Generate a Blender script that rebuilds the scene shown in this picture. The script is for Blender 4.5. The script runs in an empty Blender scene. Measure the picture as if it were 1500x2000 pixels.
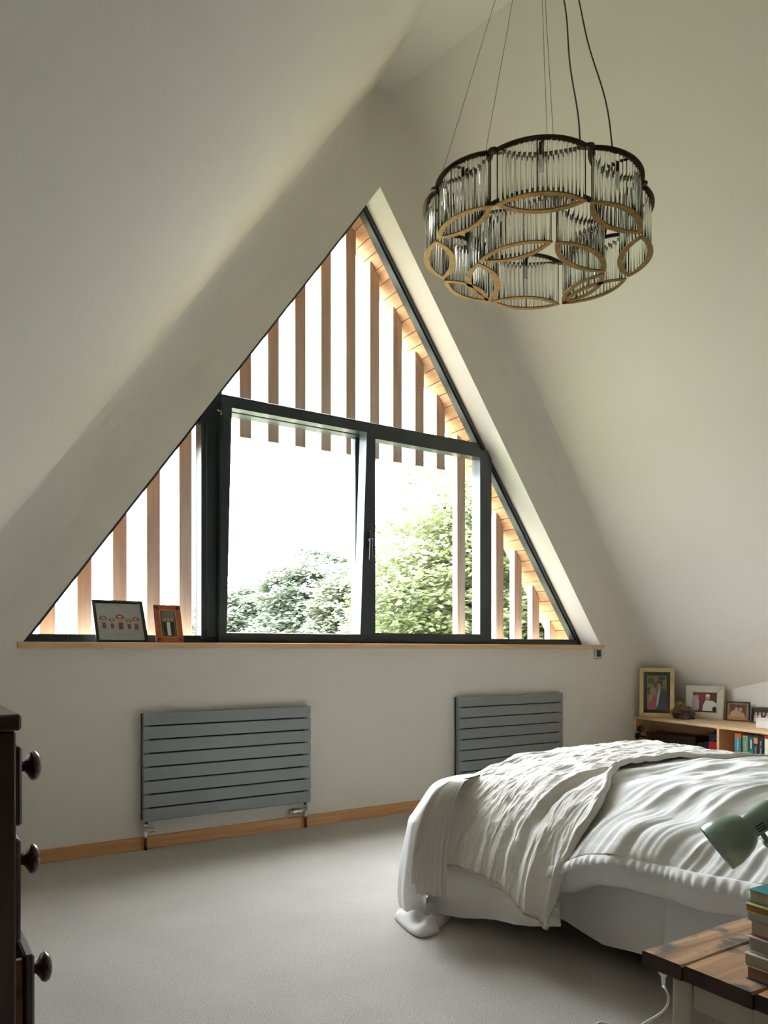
import bpy, bmesh, math, random
import numpy as np
from mathutils import Vector, Matrix, Euler

random.seed(7)
rng = np.random.default_rng(11)
scene = bpy.context.scene
COL = scene.collection

# ------------------------------------------------------------------ camera
EYE = 1.113
FPX = 1480.0
YAW = math.radians(32.874)
HORIZON = 1270.0
cam_d = bpy.data.cameras.new('camera')
cam = bpy.data.objects.new('camera', cam_d)
COL.objects.link(cam)
cam.location = (0, 0, EYE)
cam.rotation_euler = (math.pi / 2, 0, -YAW)
cam_d.sensor_fit = 'HORIZONTAL'
cam_d.sensor_width = 36.0
cam_d.lens = 36.0 * FPX / 1500.0
cam_d.shift_y = (HORIZON - 1000.0) / 1500.0
cam_d.clip_start = 0.05
cam_d.clip_end = 400
scene.camera = cam

# ------------------------------------------------------------------ sky and exposure
world = bpy.data.worlds.new('overcast_sky')
scene.world = world
world.use_nodes = True
wn, wl = world.node_tree.nodes, world.node_tree.links
wn.clear()
w_out = wn.new('ShaderNodeOutputWorld')
w_bg = wn.new('ShaderNodeBackground')
w_bg.inputs['Color'].default_value = (0.92, 0.975, 1.04, 1)
# standard overcast distribution: zenith three times as bright as the horizon
w_tc = wn.new('ShaderNodeTexCoord'); w_sp = wn.new('ShaderNodeSeparateXYZ')
w_mx = wn.new('ShaderNodeMath'); w_mx.operation = 'MAXIMUM'; w_mx.inputs[1].default_value = 0.0
w_ma = wn.new('ShaderNodeMath'); w_ma.operation = 'MULTIPLY_ADD'
SKY_ZENITH = 49.0
w_ma.inputs[1].default_value = SKY_ZENITH*2/3; w_ma.inputs[2].default_value = SKY_ZENITH/3
wl.new(w_tc.outputs['Generated'], w_sp.inputs[0]); wl.new(w_sp.outputs['Z'], w_mx.inputs[0]); wl.new(w_mx.outputs[0], w_ma.inputs[0])
wl.new(w_ma.outputs[0], w_bg.inputs['Strength'])
wl.new(w_bg.outputs[0], w_out.inputs[0])
scene.view_settings.view_transform = 'Standard'
scene.view_settings.look = 'None'
scene.view_settings.gamma = 1.0
scene.view_settings.use_curve_mapping = False
scene.view_settings.exposure = 0.0
cy = scene.cycles
cy.use_denoising = True
try:
    cy.denoiser = 'OPENIMAGEDENOISE'
except Exception:
    pass
cy.max_bounces = 32
cy.diffuse_bounces = 10
cy.glossy_bounces = 6
cy.transmission_bounces = 32
cy.transparent_max_bounces = 24
cy.caustics_reflective = False
cy.caustics_refractive = True
cy.blur_glossy = 1.0
cy.sample_clamp_indirect = 12.0

# ------------------------------------------------------------------ helpers
def xyz(v):
    return Vector(v)

def link(o, parent=None):
    COL.objects.link(o)
    if parent is not None:
        o.parent = parent
    return o

def tag(o, label=None, cat=None, group=None, kind=None):
    if label: o['label'] = label
    if cat: o['category'] = cat
    if group: o['group'] = group
    if kind: o['kind'] = kind
    return o

def empty(name, loc=(0, 0, 0), rotz=0.0, parent=None):
    o = bpy.data.objects.new(name, None)
    o.empty_display_size = 0.1
    o.location = loc
    o.rotation_euler = (0, 0, rotz)
    return link(o, parent)

def from_data(name, verts, faces, m=None, parent=None, smooth=False):
    me = bpy.data.meshes.new(name)
    me.from_pydata([tuple(v) for v in verts], [], faces)
    if m is not None:
        for mm in (m if isinstance(m, (list, tuple)) else [m]):
            me.materials.append(mm)
    if smooth:
        me.polygons.foreach_set('use_smooth', [True] * len(me.polygons))
    me.update()
    o = bpy.data.objects.new(name, me)
    return link(o, parent)

def from_bm(name, bm, m=None, parent=None, smooth=False):
    me = bpy.data.meshes.new(name)
    bm.normal_update()
    bm.to_mesh(me)
    bm.free()
    if m is not None:
        for mm in (m if isinstance(m, (list, tuple)) else [m]):
            me.materials.append(mm)
    if smooth:
        me.polygons.foreach_set('use_smooth', [True] * len(me.polygons))
    o = bpy.data.objects.new(name, me)
    return link(o, parent)

def auto_smooth(o, deg=40):
    me = o.data
    ang = math.radians(deg)
    me.polygons.foreach_set('use_smooth', [True] * len(me.polygons))
    bm = bmesh.new(); bm.from_mesh(me)
    for e in bm.edges:
        if len(e.link_faces) == 2 and e.calc_face_angle(0) > ang:
            e.smooth = False
    bm.to_mesh(me); bm.free()
    return o

def add_box(bm, lo, hi, bev=0.0, mi=0, M=None):
    x0, y0, z0 = lo; x1, y1, z1 = hi
    vs = [bm.verts.new(p) for p in ((x0,y0,z0),(x1,y0,z0),(x1,y1,z0),(x0,y1,z0),(x0,y0,z1),(x1,y0,z1),(x1,y1,z1),(x0,y1,z1))]
    fs = [bm.faces.new([vs[i] for i in f]) for f in ((3,2,1,0),(4,5,6,7),(0,1,5,4),(1,2,6,5),(2,3,7,6),(3,0,4,7))]
    for f in fs: f.material_index = mi
    if M is not None:
        bmesh.ops.transform(bm, matrix=M, verts=vs)
    if bev > 0:
        es = list({e for f in fs for e in f.edges})
        bmesh.ops.bevel(bm, geom=es, offset=bev, segments=1, affect='EDGES', profile=0.5)

def box(name, lo, hi, m, parent=None, bev=0.0, M=None):
    bm = bmesh.new()
    add_box(bm, lo, hi, bev, 0, M)
    return from_bm(name, bm, m, parent)

def frame_of(d):
    d = Vector(d).normalized()
    a = Vector((0, 0, 1)) if abs(d.z) < 0.9 else Vector((1, 0, 0))
    u = d.cross(a).normalized()
    return u, d.cross(u).normalized()

def add_tube(bm, pts, r, seg=8, mi=0, caps=True):
    pts = [Vector(p) for p in pts]
    n = len(pts)
    rs = r if isinstance(r, (list, tuple)) else [r] * n
    rings = []
    u = None
    for i, p in enumerate(pts):
        d = (pts[min(i + 1, n - 1)] - pts[max(i - 1, 0)]).normalized()
        if u is None:
            u, v = frame_of(d)
        else:
            u = (u - d * u.dot(d)).normalized(); v = d.cross(u).normalized()
        rings.append([bm.verts.new(p + (u * math.cos(2*math.pi*k/seg) + v * math.sin(2*math.pi*k/seg)) * rs[i]) for k in range(seg)])
    for a, b in zip(rings, rings[1:]):
        for k in range(seg):
            f = bm.faces.new((a[k], a[(k+1) % seg], b[(k+1) % seg], b[k])); f.material_index = mi; f.smooth = True
    if caps:
        f = bm.faces.new(rings[0][::-1]); f.material_index = mi
        f = bm.faces.new(rings[-1]); f.material_index = mi

def tube(name, pts, r, m, parent=None, seg=8):
    bm = bmesh.new(); add_tube(bm, pts, r, seg)
    bmesh.ops.recalc_face_normals(bm, faces=bm.faces)
    return from_bm(name, bm, m, parent)

def add_lathe(bm, prof, origin, axis, seg=24, mi=0, u0=None):
    """prof: (distance along axis, radius)"""
    o = Vector(origin); d = Vector(axis).normalized(); u, v = frame_of(d)
    rings = []
    for t, r in prof:
        if r < 1e-6:
            rings.append([bm.verts.new(o + d * t)])
        else:
            rings.append([bm.verts.new(o + d * t + (u*math.cos(2*math.pi*k/seg) + v*math.sin(2*math.pi*k/seg)) * r) for k in range(seg)])
    for a, b in zip(rings, rings[1:]):
        for k in range(seg):
            k2 = (k + 1) % seg
            if len(a) == 1 and len(b) == 1: continue
            if len(a) == 1: f = bm.faces.new((a[0], b[k2], b[k]))
            elif len(b) == 1: f = bm.faces.new((a[k], a[k2], b[0]))
            else: f = bm.faces.new((a[k], a[k2], b[k2], b[k]))
            f.material_index = mi; f.smooth = True

def lathe(name, prof, origin, axis, m, parent=None, seg=24):
    bm = bmesh.new(); add_lathe(bm, prof, origin, axis, seg)
    bmesh.ops.recalc_face_normals(bm, faces=bm.faces)
    return from_bm(name, bm, m, parent)

def add_prism(bm, poly, d, mi=0):
    """extrude a planar polygon (3-D points) by vector d"""
    d = Vector(d)
    a = [bm.verts.new(Vector(p)) for p in poly]; b = [bm.verts.new(Vector(p) + d) for p in poly]
    n = len(poly)
    fs = [bm.faces.new(a[::-1]), bm.faces.new(b)]
    for k in range(n):
        fs.append(bm.faces.new((a[k], a[(k+1) % n], b[(k+1) % n], b[k])))
    for f in fs: f.material_index = mi
    return fs

def prism(name, poly, d, m, parent=None, bev=0.0):
    bm = bmesh.new(); add_prism(bm, poly, d)
    bmesh.ops.recalc_face_normals(bm, faces=bm.faces)
    if bev: bmesh.ops.bevel(bm, geom=list(bm.edges), offset=bev, segments=1, affect='EDGES')
    return from_bm(name, bm, m, parent)

def ring_prism(bm, outer, inner, d, mi=0):
    """a closed ring between two matching polygons, extruded by d"""
    d = Vector(d); n = len(outer)
    o0 = [bm.verts.new(Vector(p)) for p in outer]; i0 = [bm.verts.new(Vector(p)) for p in inner]
    o1 = [bm.verts.new(Vector(p) + d) for p in outer]; i1 = [bm.verts.new(Vector(p) + d) for p in inner]
    for k in range(n):
        j = (k + 1) % n
        for q in ((o0[k], o0[j], i0[j], i0[k]), (o1[k], i1[k], i1[j], o1[j]), (o0[k], o1[k], o1[j], o0[j]), (i0[k], i0[j], i1[j], i1[k])):
            f = bm.faces.new(q); f.material_index = mi

# value noise on arrays
_perm = rng.random((256, 256))
def vnoise(x, y):
    xi = np.floor(x).astype(int); yi = np.floor(y).astype(int)
    fx = x - xi; fy = y - yi
    fx = fx*fx*(3-2*fx); fy = fy*fy*(3-2*fy)
    g = lambda a, b: _perm[a % 256, b % 256]
    return (g(xi, yi)*(1-fx) + g(xi+1, yi)*fx)*(1-fy) + (g(xi, yi+1)*(1-fx) + g(xi+1, yi+1)*fx)*fy
def fnoise(x, y, octv=3):
    s = 0; a = 1; t = 0
    for k in range(octv):
        s = s + a*vnoise(x*2**k + 17*k, y*2**k + 31*k); t += a; a *= .5
    return s/t
def ridged(x, y, octv=2):
    s = 0; a = 1; t = 0
    for k in range(octv):
        s = s + a*(1-np.abs(2*vnoise(x*2**k+11*k, y*2**k+7*k)-1)); t += a; a *= .5
    return s/t
def sstep(a, b, x):
    t = np.clip((x-a)/(b-a), 0, 1); return t*t*(3-2*t)

def catmull(P, t):
    """P (n,k) control points, t in 0..1 array -> samples"""
    P = np.asarray(P, float); n = len(P)
    u = np.clip(np.asarray(t)*(n-1), 0, n-1-1e-9); i = np.floor(u).astype(int); f = (u-i)[:, None]
    g = lambda k: P[np.clip(k, 0, n-1)]
    p0, p1, p2, p3 = g(i-1), g(i), g(i+1), g(i+2)
    return .5*((2*p1)+(-p0+p2)*f+(2*p0-5*p1+4*p2-p3)*f**2+(-p0+3*p1-3*p2+p3)*f**3)

def grid_mesh(name, G, m, parent=None, smooth=True, disp=None):
    """G (a,b,3) array of points; disp (a,b) displacement along the grid normal"""
    G = np.asarray(G, float); a, b, _ = G.shape
    if disp is not None:
        du = np.gradient(G, axis=0); dv = np.gradient(G, axis=1)
        N = np.cross(du, dv); N /= np.maximum(np.linalg.norm(N, axis=2, keepdims=True), 1e-9)
        G = G + N*disp[..., None]
    idx = np.arange(a*b).reshape(a, b)
    F = np.stack([idx[:-1, :-1], idx[1:, :-1], idx[1:, 1:], idx[:-1, 1:]], -1).reshape(-1, 4)
    return from_data(name, G.reshape(-1, 3).tolist(), F.tolist(), m, parent, smooth)

# ------------------------------------------------------------------ materials
def srgb(r, g, b):
    f = lambda c: ((c/255+0.055)/1.055)**2.4 if c > 10 else c/255/12.92
    return (f(r), f(g), f(b), 1)

def new_mat(name):
    m = bpy.data.materials.new(name); m.use_nodes = True
    nt = m.node_tree
    return m, nt.nodes, nt.links, nt.nodes['Principled BSDF']

def mat(name, col, rough=0.5, metal=0.0, var=0.0, vscale=4.0, bump=0.0, bscale=60.0, stretch=(1,1,1), spec=0.5, sheen=0.0, col2=None, coat=0.0):
    m, n, l, p = new_mat(name)
    p.inputs['Base Color'].default_value = col
    p.inputs['Roughness'].default_value = rough
    p.inputs['Metallic'].default_value = metal
    p.inputs['Specular IOR Level'].default_value = spec
    p.inputs['Sheen Weight'].default_value = sheen
    p.inputs['Coat Weight'].default_value = coat
    if var or bump or col2:
        tc = n.new('ShaderNodeTexCoord'); mp = n.new('ShaderNodeMapping')
        mp.inputs['Scale'].default_value = stretch
        l.new(tc.outputs['Object'], mp.inputs[0])
    if var or col2:
        no = n.new('ShaderNodeTexNoise'); no.inputs['Scale'].default_value = vscale; no.inputs['Detail'].default_value = 5
        l.new(mp.outputs[0], no.inputs[0])
        rp = n.new('ShaderNodeValToRGB')
        c2 = col2 if col2 else tuple(c*(1-var) for c in col[:3]) + (1,)
        rp.color_ramp.elements[0].position = .35; rp.color_ramp.elements[1].position = .65
        rp.color_ramp.elements[0].color = c2; rp.color_ramp.elements[1].color = col
        l.new(no.outputs['Fac'], rp.inputs[0]); l.new(rp.outputs[0], p.inputs['Base Color'])
    if bump:
        nb = n.new('ShaderNodeTexNoise'); nb.inputs['Scale'].default_value = bscale; nb.inputs['Detail'].default_value = 3
        l.new(mp.outputs[0], nb.inputs[0])
        bp = n.new('ShaderNodeBump'); bp.inputs['Strength'].default_value = bump; bp.inputs['Distance'].default_value = 0.004
        l.new(nb.outputs['Fac'], bp.inputs['Height']); l.new(bp.outputs[0], p.inputs['Normal'])
    return m

def wood(name, light, dark, scale=3.0, axis=0, rough=0.5, stretch=14.0, knots=0.0, coat=0.0, stain=None):
    """grain running along axis (object coordinates)"""
    m, n, l, p = new_mat(name)
    p.inputs['Roughness'].default_value = rough; p.inputs['Coat Weight'].default_value = coat
    tc = n.new('ShaderNodeTexCoord'); mp = n.new('ShaderNodeMapping')
    sc = [stretch]*3; sc[axis] = 1.0
    mp.inputs['Scale'].default_value = sc
    l.new(tc.outputs['Object'], mp.inputs[0])
    no = n.new('ShaderNodeTexNoise'); no.inputs['Scale'].default_value = scale; no.inputs['Detail'].default_value = 6; no.inputs['Distortion'].default_value = .6
    l.new(mp.outputs[0], no.inputs[0])
    rp = n.new('ShaderNodeValToRGB'); e = rp.color_ramp.elements
    e[0].position = .3; e[1].position = .7; e[0].color = dark; e[1].color = light
    l.new(no.outputs['Fac'], rp.inputs[0])
    oi = n.new('ShaderNodeObjectInfo'); hs = n.new('ShaderNodeHueSaturation')
    mr = n.new('ShaderNodeMapRange'); mr.inputs['To Min'].default_value = .86; mr.inputs['To Max'].default_value = 1.12
    l.new(oi.outputs['Random'], mr.inputs[0]); l.new(mr.outputs[0], hs.inputs['Value']); l.new(rp.outputs[0], hs.inputs['Color'])
    last = hs.outputs[0]
    if stain:
        n2 = n.new('ShaderNodeTexNoise'); n2.inputs['Scale'].default_value = stain[1]; n2.inputs['Detail'].default_value = 6
        l.new(tc.outputs['Object'], n2.inputs[0])
        r2 = n.new('ShaderNodeValToRGB'); r2.color_ramp.elements[0].position = stain[2]; r2.color_ramp.elements[1].position = stain[2]+.1
        mx = n.new('ShaderNodeMix'); mx.data_type = 'RGBA'
        l.new(n2.outputs['Fac'], r2.inputs[0]); l.new(r2.outputs[0], mx.inputs['Factor'])
        l.new(last, mx.inputs['A']); mx.inputs['B'].default_value = stain[0]; last = mx.outputs['Result']
    l.new(last, p.inputs['Base Color'])
    bp = n.new('ShaderNodeBump'); bp.inputs['Strength'].default_value = .25; bp.inputs['Distance'].default_value = .002
    l.new(no.outputs['Fac'], bp.inputs['Height']); l.new(bp.outputs[0], p.inputs['Normal'])
    return m

def glass_pane(name, tint=(1, 1, 1, 1), refl=0.08):
    """thin architectural glass: clear with an angle-dependent mirror"""
    m = bpy.data.materials.new(name); m.use_nodes = True
    n, l = m.node_tree.nodes, m.node_tree.links; n.clear()
    out = n.new('ShaderNodeOutputMaterial'); mix = n.new('ShaderNodeMixShader')
    tr = n.new('ShaderNodeBsdfTransparent'); tr.inputs[0].default_value = tint
    gl = n.new('ShaderNodeBsdfGlossy'); gl.inputs['Roughness'].default_value = .02
    lw = n.new('ShaderNodeLayerWeight'); lw.inputs[0].default_value = .25
    mu = n.new('ShaderNodeMath'); mu.operation = 'MULTIPLY_ADD'; mu.inputs[1].default_value = .5; mu.inputs[2].default_value = refl*.4
    l.new(lw.outputs['Fresnel'], mu.inputs[0]); l.new(mu.outputs[0], mix.inputs[0])
    l.new(tr.outputs[0], mix.inputs[1]); l.new(gl.outputs[0], mix.inputs[2]); l.new(mix.outputs[0], out.inputs[0])
    return m

def cloth(name, col, scale=220.0, strength=.25, wr=0.0, wscale=30.0, wst=(1,1,1)):
    m, n, l, p = new_mat(name)
    p.inputs['Base Color'].default_value = col; p.inputs['Roughness'].default_value = .9
    p.inputs['Specular IOR Level'].default_value = .15; p.inputs['Sheen Weight'].default_value = .15
    tc = n.new('ShaderNodeTexCoord')
    a = n.new('ShaderNodeTexNoise'); a.inputs['Scale'].default_value = scale; a.inputs['Detail'].default_value = 2
    l.new(tc.outputs['Object'], a.inputs[0])
    b1 = n.new('ShaderNodeBump'); b1.inputs['Strength'].default_value = strength; b1.inputs['Distance'].default_value = .001
    l.new(a.outputs['Fac'], b1.inputs['Height']); last = b1
    if wr:
        mp = n.new('ShaderNodeMapping'); mp.inputs['Scale'].default_value = wst; l.new(tc.outputs['Object'], mp.inputs[0])
        w = n.new('ShaderNodeTexNoise'); w.inputs['Scale'].default_value = wscale; w.inputs['Detail'].default_value = 3; w.inputs['Distortion'].default_value = .8
        l.new(mp.outputs[0], w.inputs[0])
        b2 = n.new('ShaderNodeBump'); b2.inputs['Strength'].default_value = wr; b2.inputs['Distance'].default_value = .006
        l.new(w.outputs['Fac'], b2.inputs['Height']); l.new(b1.outputs[0], b2.inputs['Normal']); last = b2
    l.new(last.outputs[0], p.inputs['Normal'])
    return m

PAINT = mat('warm_white_paint', (0.80, 0.775, 0.715, 1), .85, bump=.05, bscale=90, spec=.2)
PLASTER = mat('reveal_white_paint', (0.81, 0.80, 0.76, 1), .8, bump=.04, bscale=90, spec=.2)
ANTHRA = mat('anthracite_paint', srgb(58, 66, 70), .32, spec=.5, bump=.02, bscale=200)
PINE = wood('pale_birch', srgb(226, 190, 148), srgb(200, 160, 116), 2.2, 0, .5, 18)
PINE_Y = wood('pale_birch_lengthwise', srgb(226, 194, 152), srgb(205, 168, 124), 2.2, 1, .5, 18)
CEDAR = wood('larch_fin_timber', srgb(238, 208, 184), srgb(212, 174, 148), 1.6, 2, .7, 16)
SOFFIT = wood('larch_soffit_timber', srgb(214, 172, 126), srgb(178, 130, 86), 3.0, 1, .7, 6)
BRASS = mat('aged_brass', srgb(150, 118, 66), .38, .9, var=.35, vscale=40)
BRONZE = mat('dark_bronze', srgb(74, 58, 44), .4, .85)
CHROME = mat('chrome', (0.78, 0.77, 0.74, 1), .18, 1.0)
COPPER = mat('copper_pipe', srgb(120, 64, 42), .4, .8)
RAD = mat('slate_grey_enamel', srgb(132, 137, 138), .34, spec=.5)
WINGLASS = glass_pane('window_glass', (.97, .985, .975, 1))
PICGLASS = glass_pane('picture_glass', (1, 1, 1, 1), .12)
BLACK = mat('black_plastic', (.012, .012, .014, 1), .4)
WHITEP = mat('white_plastic', (.75, .75, .72, 1), .4)

def carpet_mat():
    m, n, l, p = new_mat('beige_loop_carpet')
    p.inputs['Roughness'].default_value = 1.0; p.inputs['Specular IOR Level'].default_value = .05
    p.inputs['Sheen Weight'].default_value = .15
    tc = n.new('ShaderNodeTexCoord')
    a = n.new('ShaderNodeTexNoise'); a.inputs['Scale'].default_value = 190; a.inputs['Detail'].default_value = 4; a.inputs['Roughness'].default_value = .75
    b = n.new('ShaderNodeTexNoise'); b.inputs['Scale'].default_value = 3.0; b.inputs['Detail'].default_value = 3
    l.new(tc.outputs['Object'], a.inputs[0]); l.new(tc.outputs['Object'], b.inputs[0])
    rp = n.new('ShaderNodeValToRGB'); e = rp.color_ramp.elements
    e[0].position = .30; e[1].position = .70; e[0].color = srgb(150, 144, 135); e[1].color = srgb(220, 216, 208)
    l.new(a.outputs['Fac'], rp.inputs[0])
    mx = n.new('ShaderNodeMix'); mx.data_type = 'RGBA'; mx.blend_type = 'MULTIPLY'; mx.inputs['Factor'].default_value = .25
    l.new(rp.outputs[0], mx.inputs['A']); l.new(b.outputs['Fac'], mx.inputs['B']); l.new(mx.outputs['Result'], p.inputs['Base Color'])
    bp = n.new('ShaderNodeBump'); bp.inputs['Strength'].default_value = .5; bp.inputs['Distance'].default_value = .005
    l.new(a.outputs['Fac'], bp.inputs['Height']); l.new(bp.outputs[0], p.inputs['Normal'])
    return m
CARPET = carpet_mat()

# ------------------------------------------------------------------ the room
D = 4.3                       # gable wall
YB = -3.4                     # wall behind the camera
ZR = 4.9                      # flat ceiling strip
KNEE = 5.713
def xl(z, y): return -0.721 + z/1.426 - 0.136*(D - y)      # left slope
def xr(z, y): return 6.134 - z/1.492 + 0.170*(D - y)       # right slope
def zr_at(x, y): return (6.134 + 0.170*(D - y) - x)*1.492

def shell_panel(name, quad, outward, m, label):
    """a slab: inner face is the polygon, thickness goes outward"""
    o = prism(name, quad, outward, m)
    return tag(o, label, 'wall', kind='structure')

tag(box('floor', (-2.4, YB-.2, -.12), (KNEE+.2, D+.05, 0), CARPET), 'beige loop pile fitted carpet across the bedroom floor', 'floor', kind='structure')

# gable wall with its triangular opening (ring of six quads)
OL, ORR, OA = (0.559, 1.157), (4.912, 1.157), (2.748, 4.232)
TH = .25
def gable():
    bm = bmesh.new()
    def P(x, z): return Vector((x, D, z))
    out = [P(-1.0, -.02), P(KNEE+.3, -.02), P(KNEE+.3, .6), P(2.95, 4.95), P(2.6, 4.95), P(-1.0, -.02)]
    a = P(-.95, -.02); b = P(6.2, -.02); c = P(2.85, 4.98); d2 = P(2.69, 4.98)
    L, R_, A = P(*OL), P(*ORR), P(*OA)
    for poly in ([a, b, R_, L], [b, c, A, R_], [c, d2, A], [d2, a, L, A]):
        f0 = [bm.verts.new(v) for v in poly]; f1 = [bm.verts.new(v + Vector((0, TH, 0))) for v in poly]
        bm.faces.new(f0); bm.faces.new(f1[::-1])
    bmesh.ops.remove_doubles(bm, verts=bm.verts, dist=1e-5)
    def strip(p, q):
        vs = [bm.verts.new(v) for v in (p, q, q + Vector((0, TH, 0)), p + Vector((0, TH, 0)))]
        f = bm.faces.new(vs); f.material_index = 1
    strip(R_, A); strip(A, L); strip(L, R_); strip(b, c); strip(d2, a)
    return from_bm('wall_front', bm, [PAINT, PLASTER])
tag(gable(), 'pale gable wall around the big triangular window', 'wall', kind='structure')

# sloping walls, flat strip, knee wall, back wall
def slab(name, pts, nrm, m, label, cat='wall', th=.2):
    o = prism(name, pts, Vector(nrm).normalized()*th, m)
    return tag(o, label, cat, kind='structure')
slab('wall_left', [(xl(0, D), D, 0), (xl(0, YB), YB, 0), (xl(ZR, YB), YB, ZR), (xl(ZR, D), D, ZR)], (-1, .136, .7), PAINT, 'pale sloping wall left of the triangular window')
KT = zr_at(KNEE, D); KTB = zr_at(KNEE, YB)
slab('wall_right', [(KNEE, D, KT), (xr(ZR, D), D, ZR), (xr(ZR, YB), YB, ZR), (KNEE, YB, KTB)], (1, .17, .67), PAINT, 'pale sloping wall right of the window, behind the chandelier')
slab('wall_knee', [(KNEE, D+.1, 0), (KNEE, D+.1, KT+.05), (KNEE, YB, KTB), (KNEE, YB, 0)], (1, 0, 0), PAINT, 'low upright wall behind the birch bookshelf')
slab('ceiling', [(xl(ZR, D)-.05, D+.05, ZR), (xr(ZR, D)+.05, D+.05, ZR), (xr(ZR, YB)+.05, YB, ZR), (xl(ZR, YB)-.05, YB, ZR)], (0, 0, 1), PAINT, 'narrow flat ceiling strip at the ridge', 'ceiling')

def cove(name, parent, side, r, bow):
    """hollow plaster fillet in the corner between the gable and a sloping wall"""
    rows = []; r0 = r
    for z in np.linspace(0.02 if side < 0 else KT+.02, ZR-.02, 40):
        r = r0*min(1, max(.02, (ZR-.02-z)/.45))
        if side < 0:
            c = np.array([xl(z, D), D, z]); a = c + np.array([r, -.0005, -r*.2]); b = np.array([xl(z-r*.2, D-r)+.0005, D-r, z-r*.2])
        else:
            c = np.array([xr(z, D), D, z]); a = c + np.array([-r, -.0005, -r*.2]); b = np.array([xr(z-r*.2, D-r)-.0005, D-r, z-r*.2])
        row = []
        for t in np.linspace(0, 1, 9):
            row.append((1-t)**2*a + 2*t*(1-t)*(c*bow+(a+b)/2*(1-bow)) + t*t*b)
        rows.append(row)
    return grid_mesh(name, rows, PAINT, parent)
cove('plaster_fillet', bpy.data.objects['wall_left'], -1, .22, .92)
cove('plaster_fillet', bpy.data.objects['wall_right'], 1, .12, .9)

tag(box('wall_back', (-2.8, YB-.2, -.1), (KNEE+.6, YB, 5.3), wood('assumed_dark_timber', srgb(92, 74, 60), srgb(66, 52, 42), 2.0, 2, .7, 12)), 'unseen wall behind the viewer, its dark timber finish added to cut bounced light', 'wall', kind='structure')  # out of view; dark finish made up to keep the room's contrast

bb = box('baseboard_front', (xl(.07, D)+.02, D-.016, 0), (5.24, D, .07), wood('honey_pine', srgb(214, 164, 112), srgb(186, 132, 84), 2.2, 0, .5, 18), None, .002)
tag(bb, 'pale wooden skirting board under the radiators', 'skirting', kind='structure')

# ------------------------------------------------------------------ window_1 : the triangular window
WIN = empty('window_1', (2.735, 4.5, 1.157))
tag(WIN, 'large triangular anthracite framed window with a tilted middle sash', 'window', kind='structure')
def wpart(name, bm, m, parent=WIN):
    o = from_bm(name, bm, m)
    o.parent = parent
    o.matrix_parent_inverse = Matrix.Translation(-Vector(parent.location)) if parent is WIN else Matrix()
    return o
bpy.context.view_layer.update()
def off_tri(d):
    """opening triangle moved inwards by d (in the window plane)"""
    def line(p, q):
        p, q = Vector(p), Vector(q); t = (q-p).normalized(); n = Vector((-t.y, t.x)); return p + n*d, t
    T = [OL, ORR, OA]; out = []
    L = [line(T[i], T[(i+1) % 3]) for i in range(3)]
    for i in range(3):
        (p, t), (q, s) = L[i-1], L[i]
        k = (q-p).cross(s)/t.cross(s); out.append(p + t*k)
    return out
def tri3(d, y): return [Vector((p.x, y, p.y)) for p in off_tri(d)]
bm = bmesh.new(); ring_prism(bm, tri3(-.01, 4.50), tri3(.020, 4.50), (0, .09, 0))
ring_prism(bm, tri3(.014, 4.516), tri3(.034, 4.516), (0, .06, 0))
add_box(bm, (OL[0]+.03, 4.505, 1.16), (ORR[0]-.03, 4.585, 1.203), .003)
bmesh.ops.recalc_face_normals(bm, faces=bm.faces)
wpart('outer_frame', bm, ANTHRA)
bm = bmesh.new(); add_box(bm, (1.70, 4.50, 2.60), (3.78, 4.60, 2.706), .004)
add_box(bm, (1.66, 4.515, 2.63), (3.83, 4.59, 2.712), .003); wpart('transom', bm, ANTHRA)
for a, b in ((1.575, 1.70), (3.815, 3.90)):
    bm = bmesh.new(); add_box(bm, (a, 4.49, 1.175), (b, 4.60, 2.655 if a < 2 else 2.66), .004)
    add_box(bm, (a+.03, 4.484, 1.19), (b-.035, 4.50, 2.5 if a < 2 else 2.52), .003)
    wpart('mullion', bm, ANTHRA)
bm = bmesh.new(); add_box(bm, (2.70, 4.545, 1.18), (2.785, 4.61, 2.66), .004); wpart('mullion', bm, ANTHRA)
def pane_poly(pts):
    bm = bmesh.new(); f = bm.faces.new([bm.verts.new(Vector((x, 4.548, z))) for x, z in pts]); return bm
t3 = off_tri(.030)
def on_edge(z, right):
    p, q = (t3[1], t3[2]) if right else (t3[0], t3[2]); k = (z-p.y)/(q.y-p.y); return p.x + (q.x-p.x)*k
wpart('pane', pane_poly([(on_edge(2.70, 0), 2.70), (on_edge(2.70, 1), 2.70), (t3[2].x, t3[2].y)]), WINGLASS)
zl = (1.60-t3[0].x)/(t3[2].x-t3[0].x)*(t3[2].y-t3[0].y)+t3[0].y
wpart('pane', pane_poly([(t3[0].x, t3[0].y), (1.60, t3[0].y), (1.60, zl)]), WINGLASS)
zl = (t3[1].x-3.88)/(t3[1].x-t3[2].x)*(t3[2].y-t3[1].y)+t3[1].y
wpart('pane', pane_poly([(3.88, t3[0].y), (t3[1].x, t3[1].y), (3.88, zl)]), WINGLASS)

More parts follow.
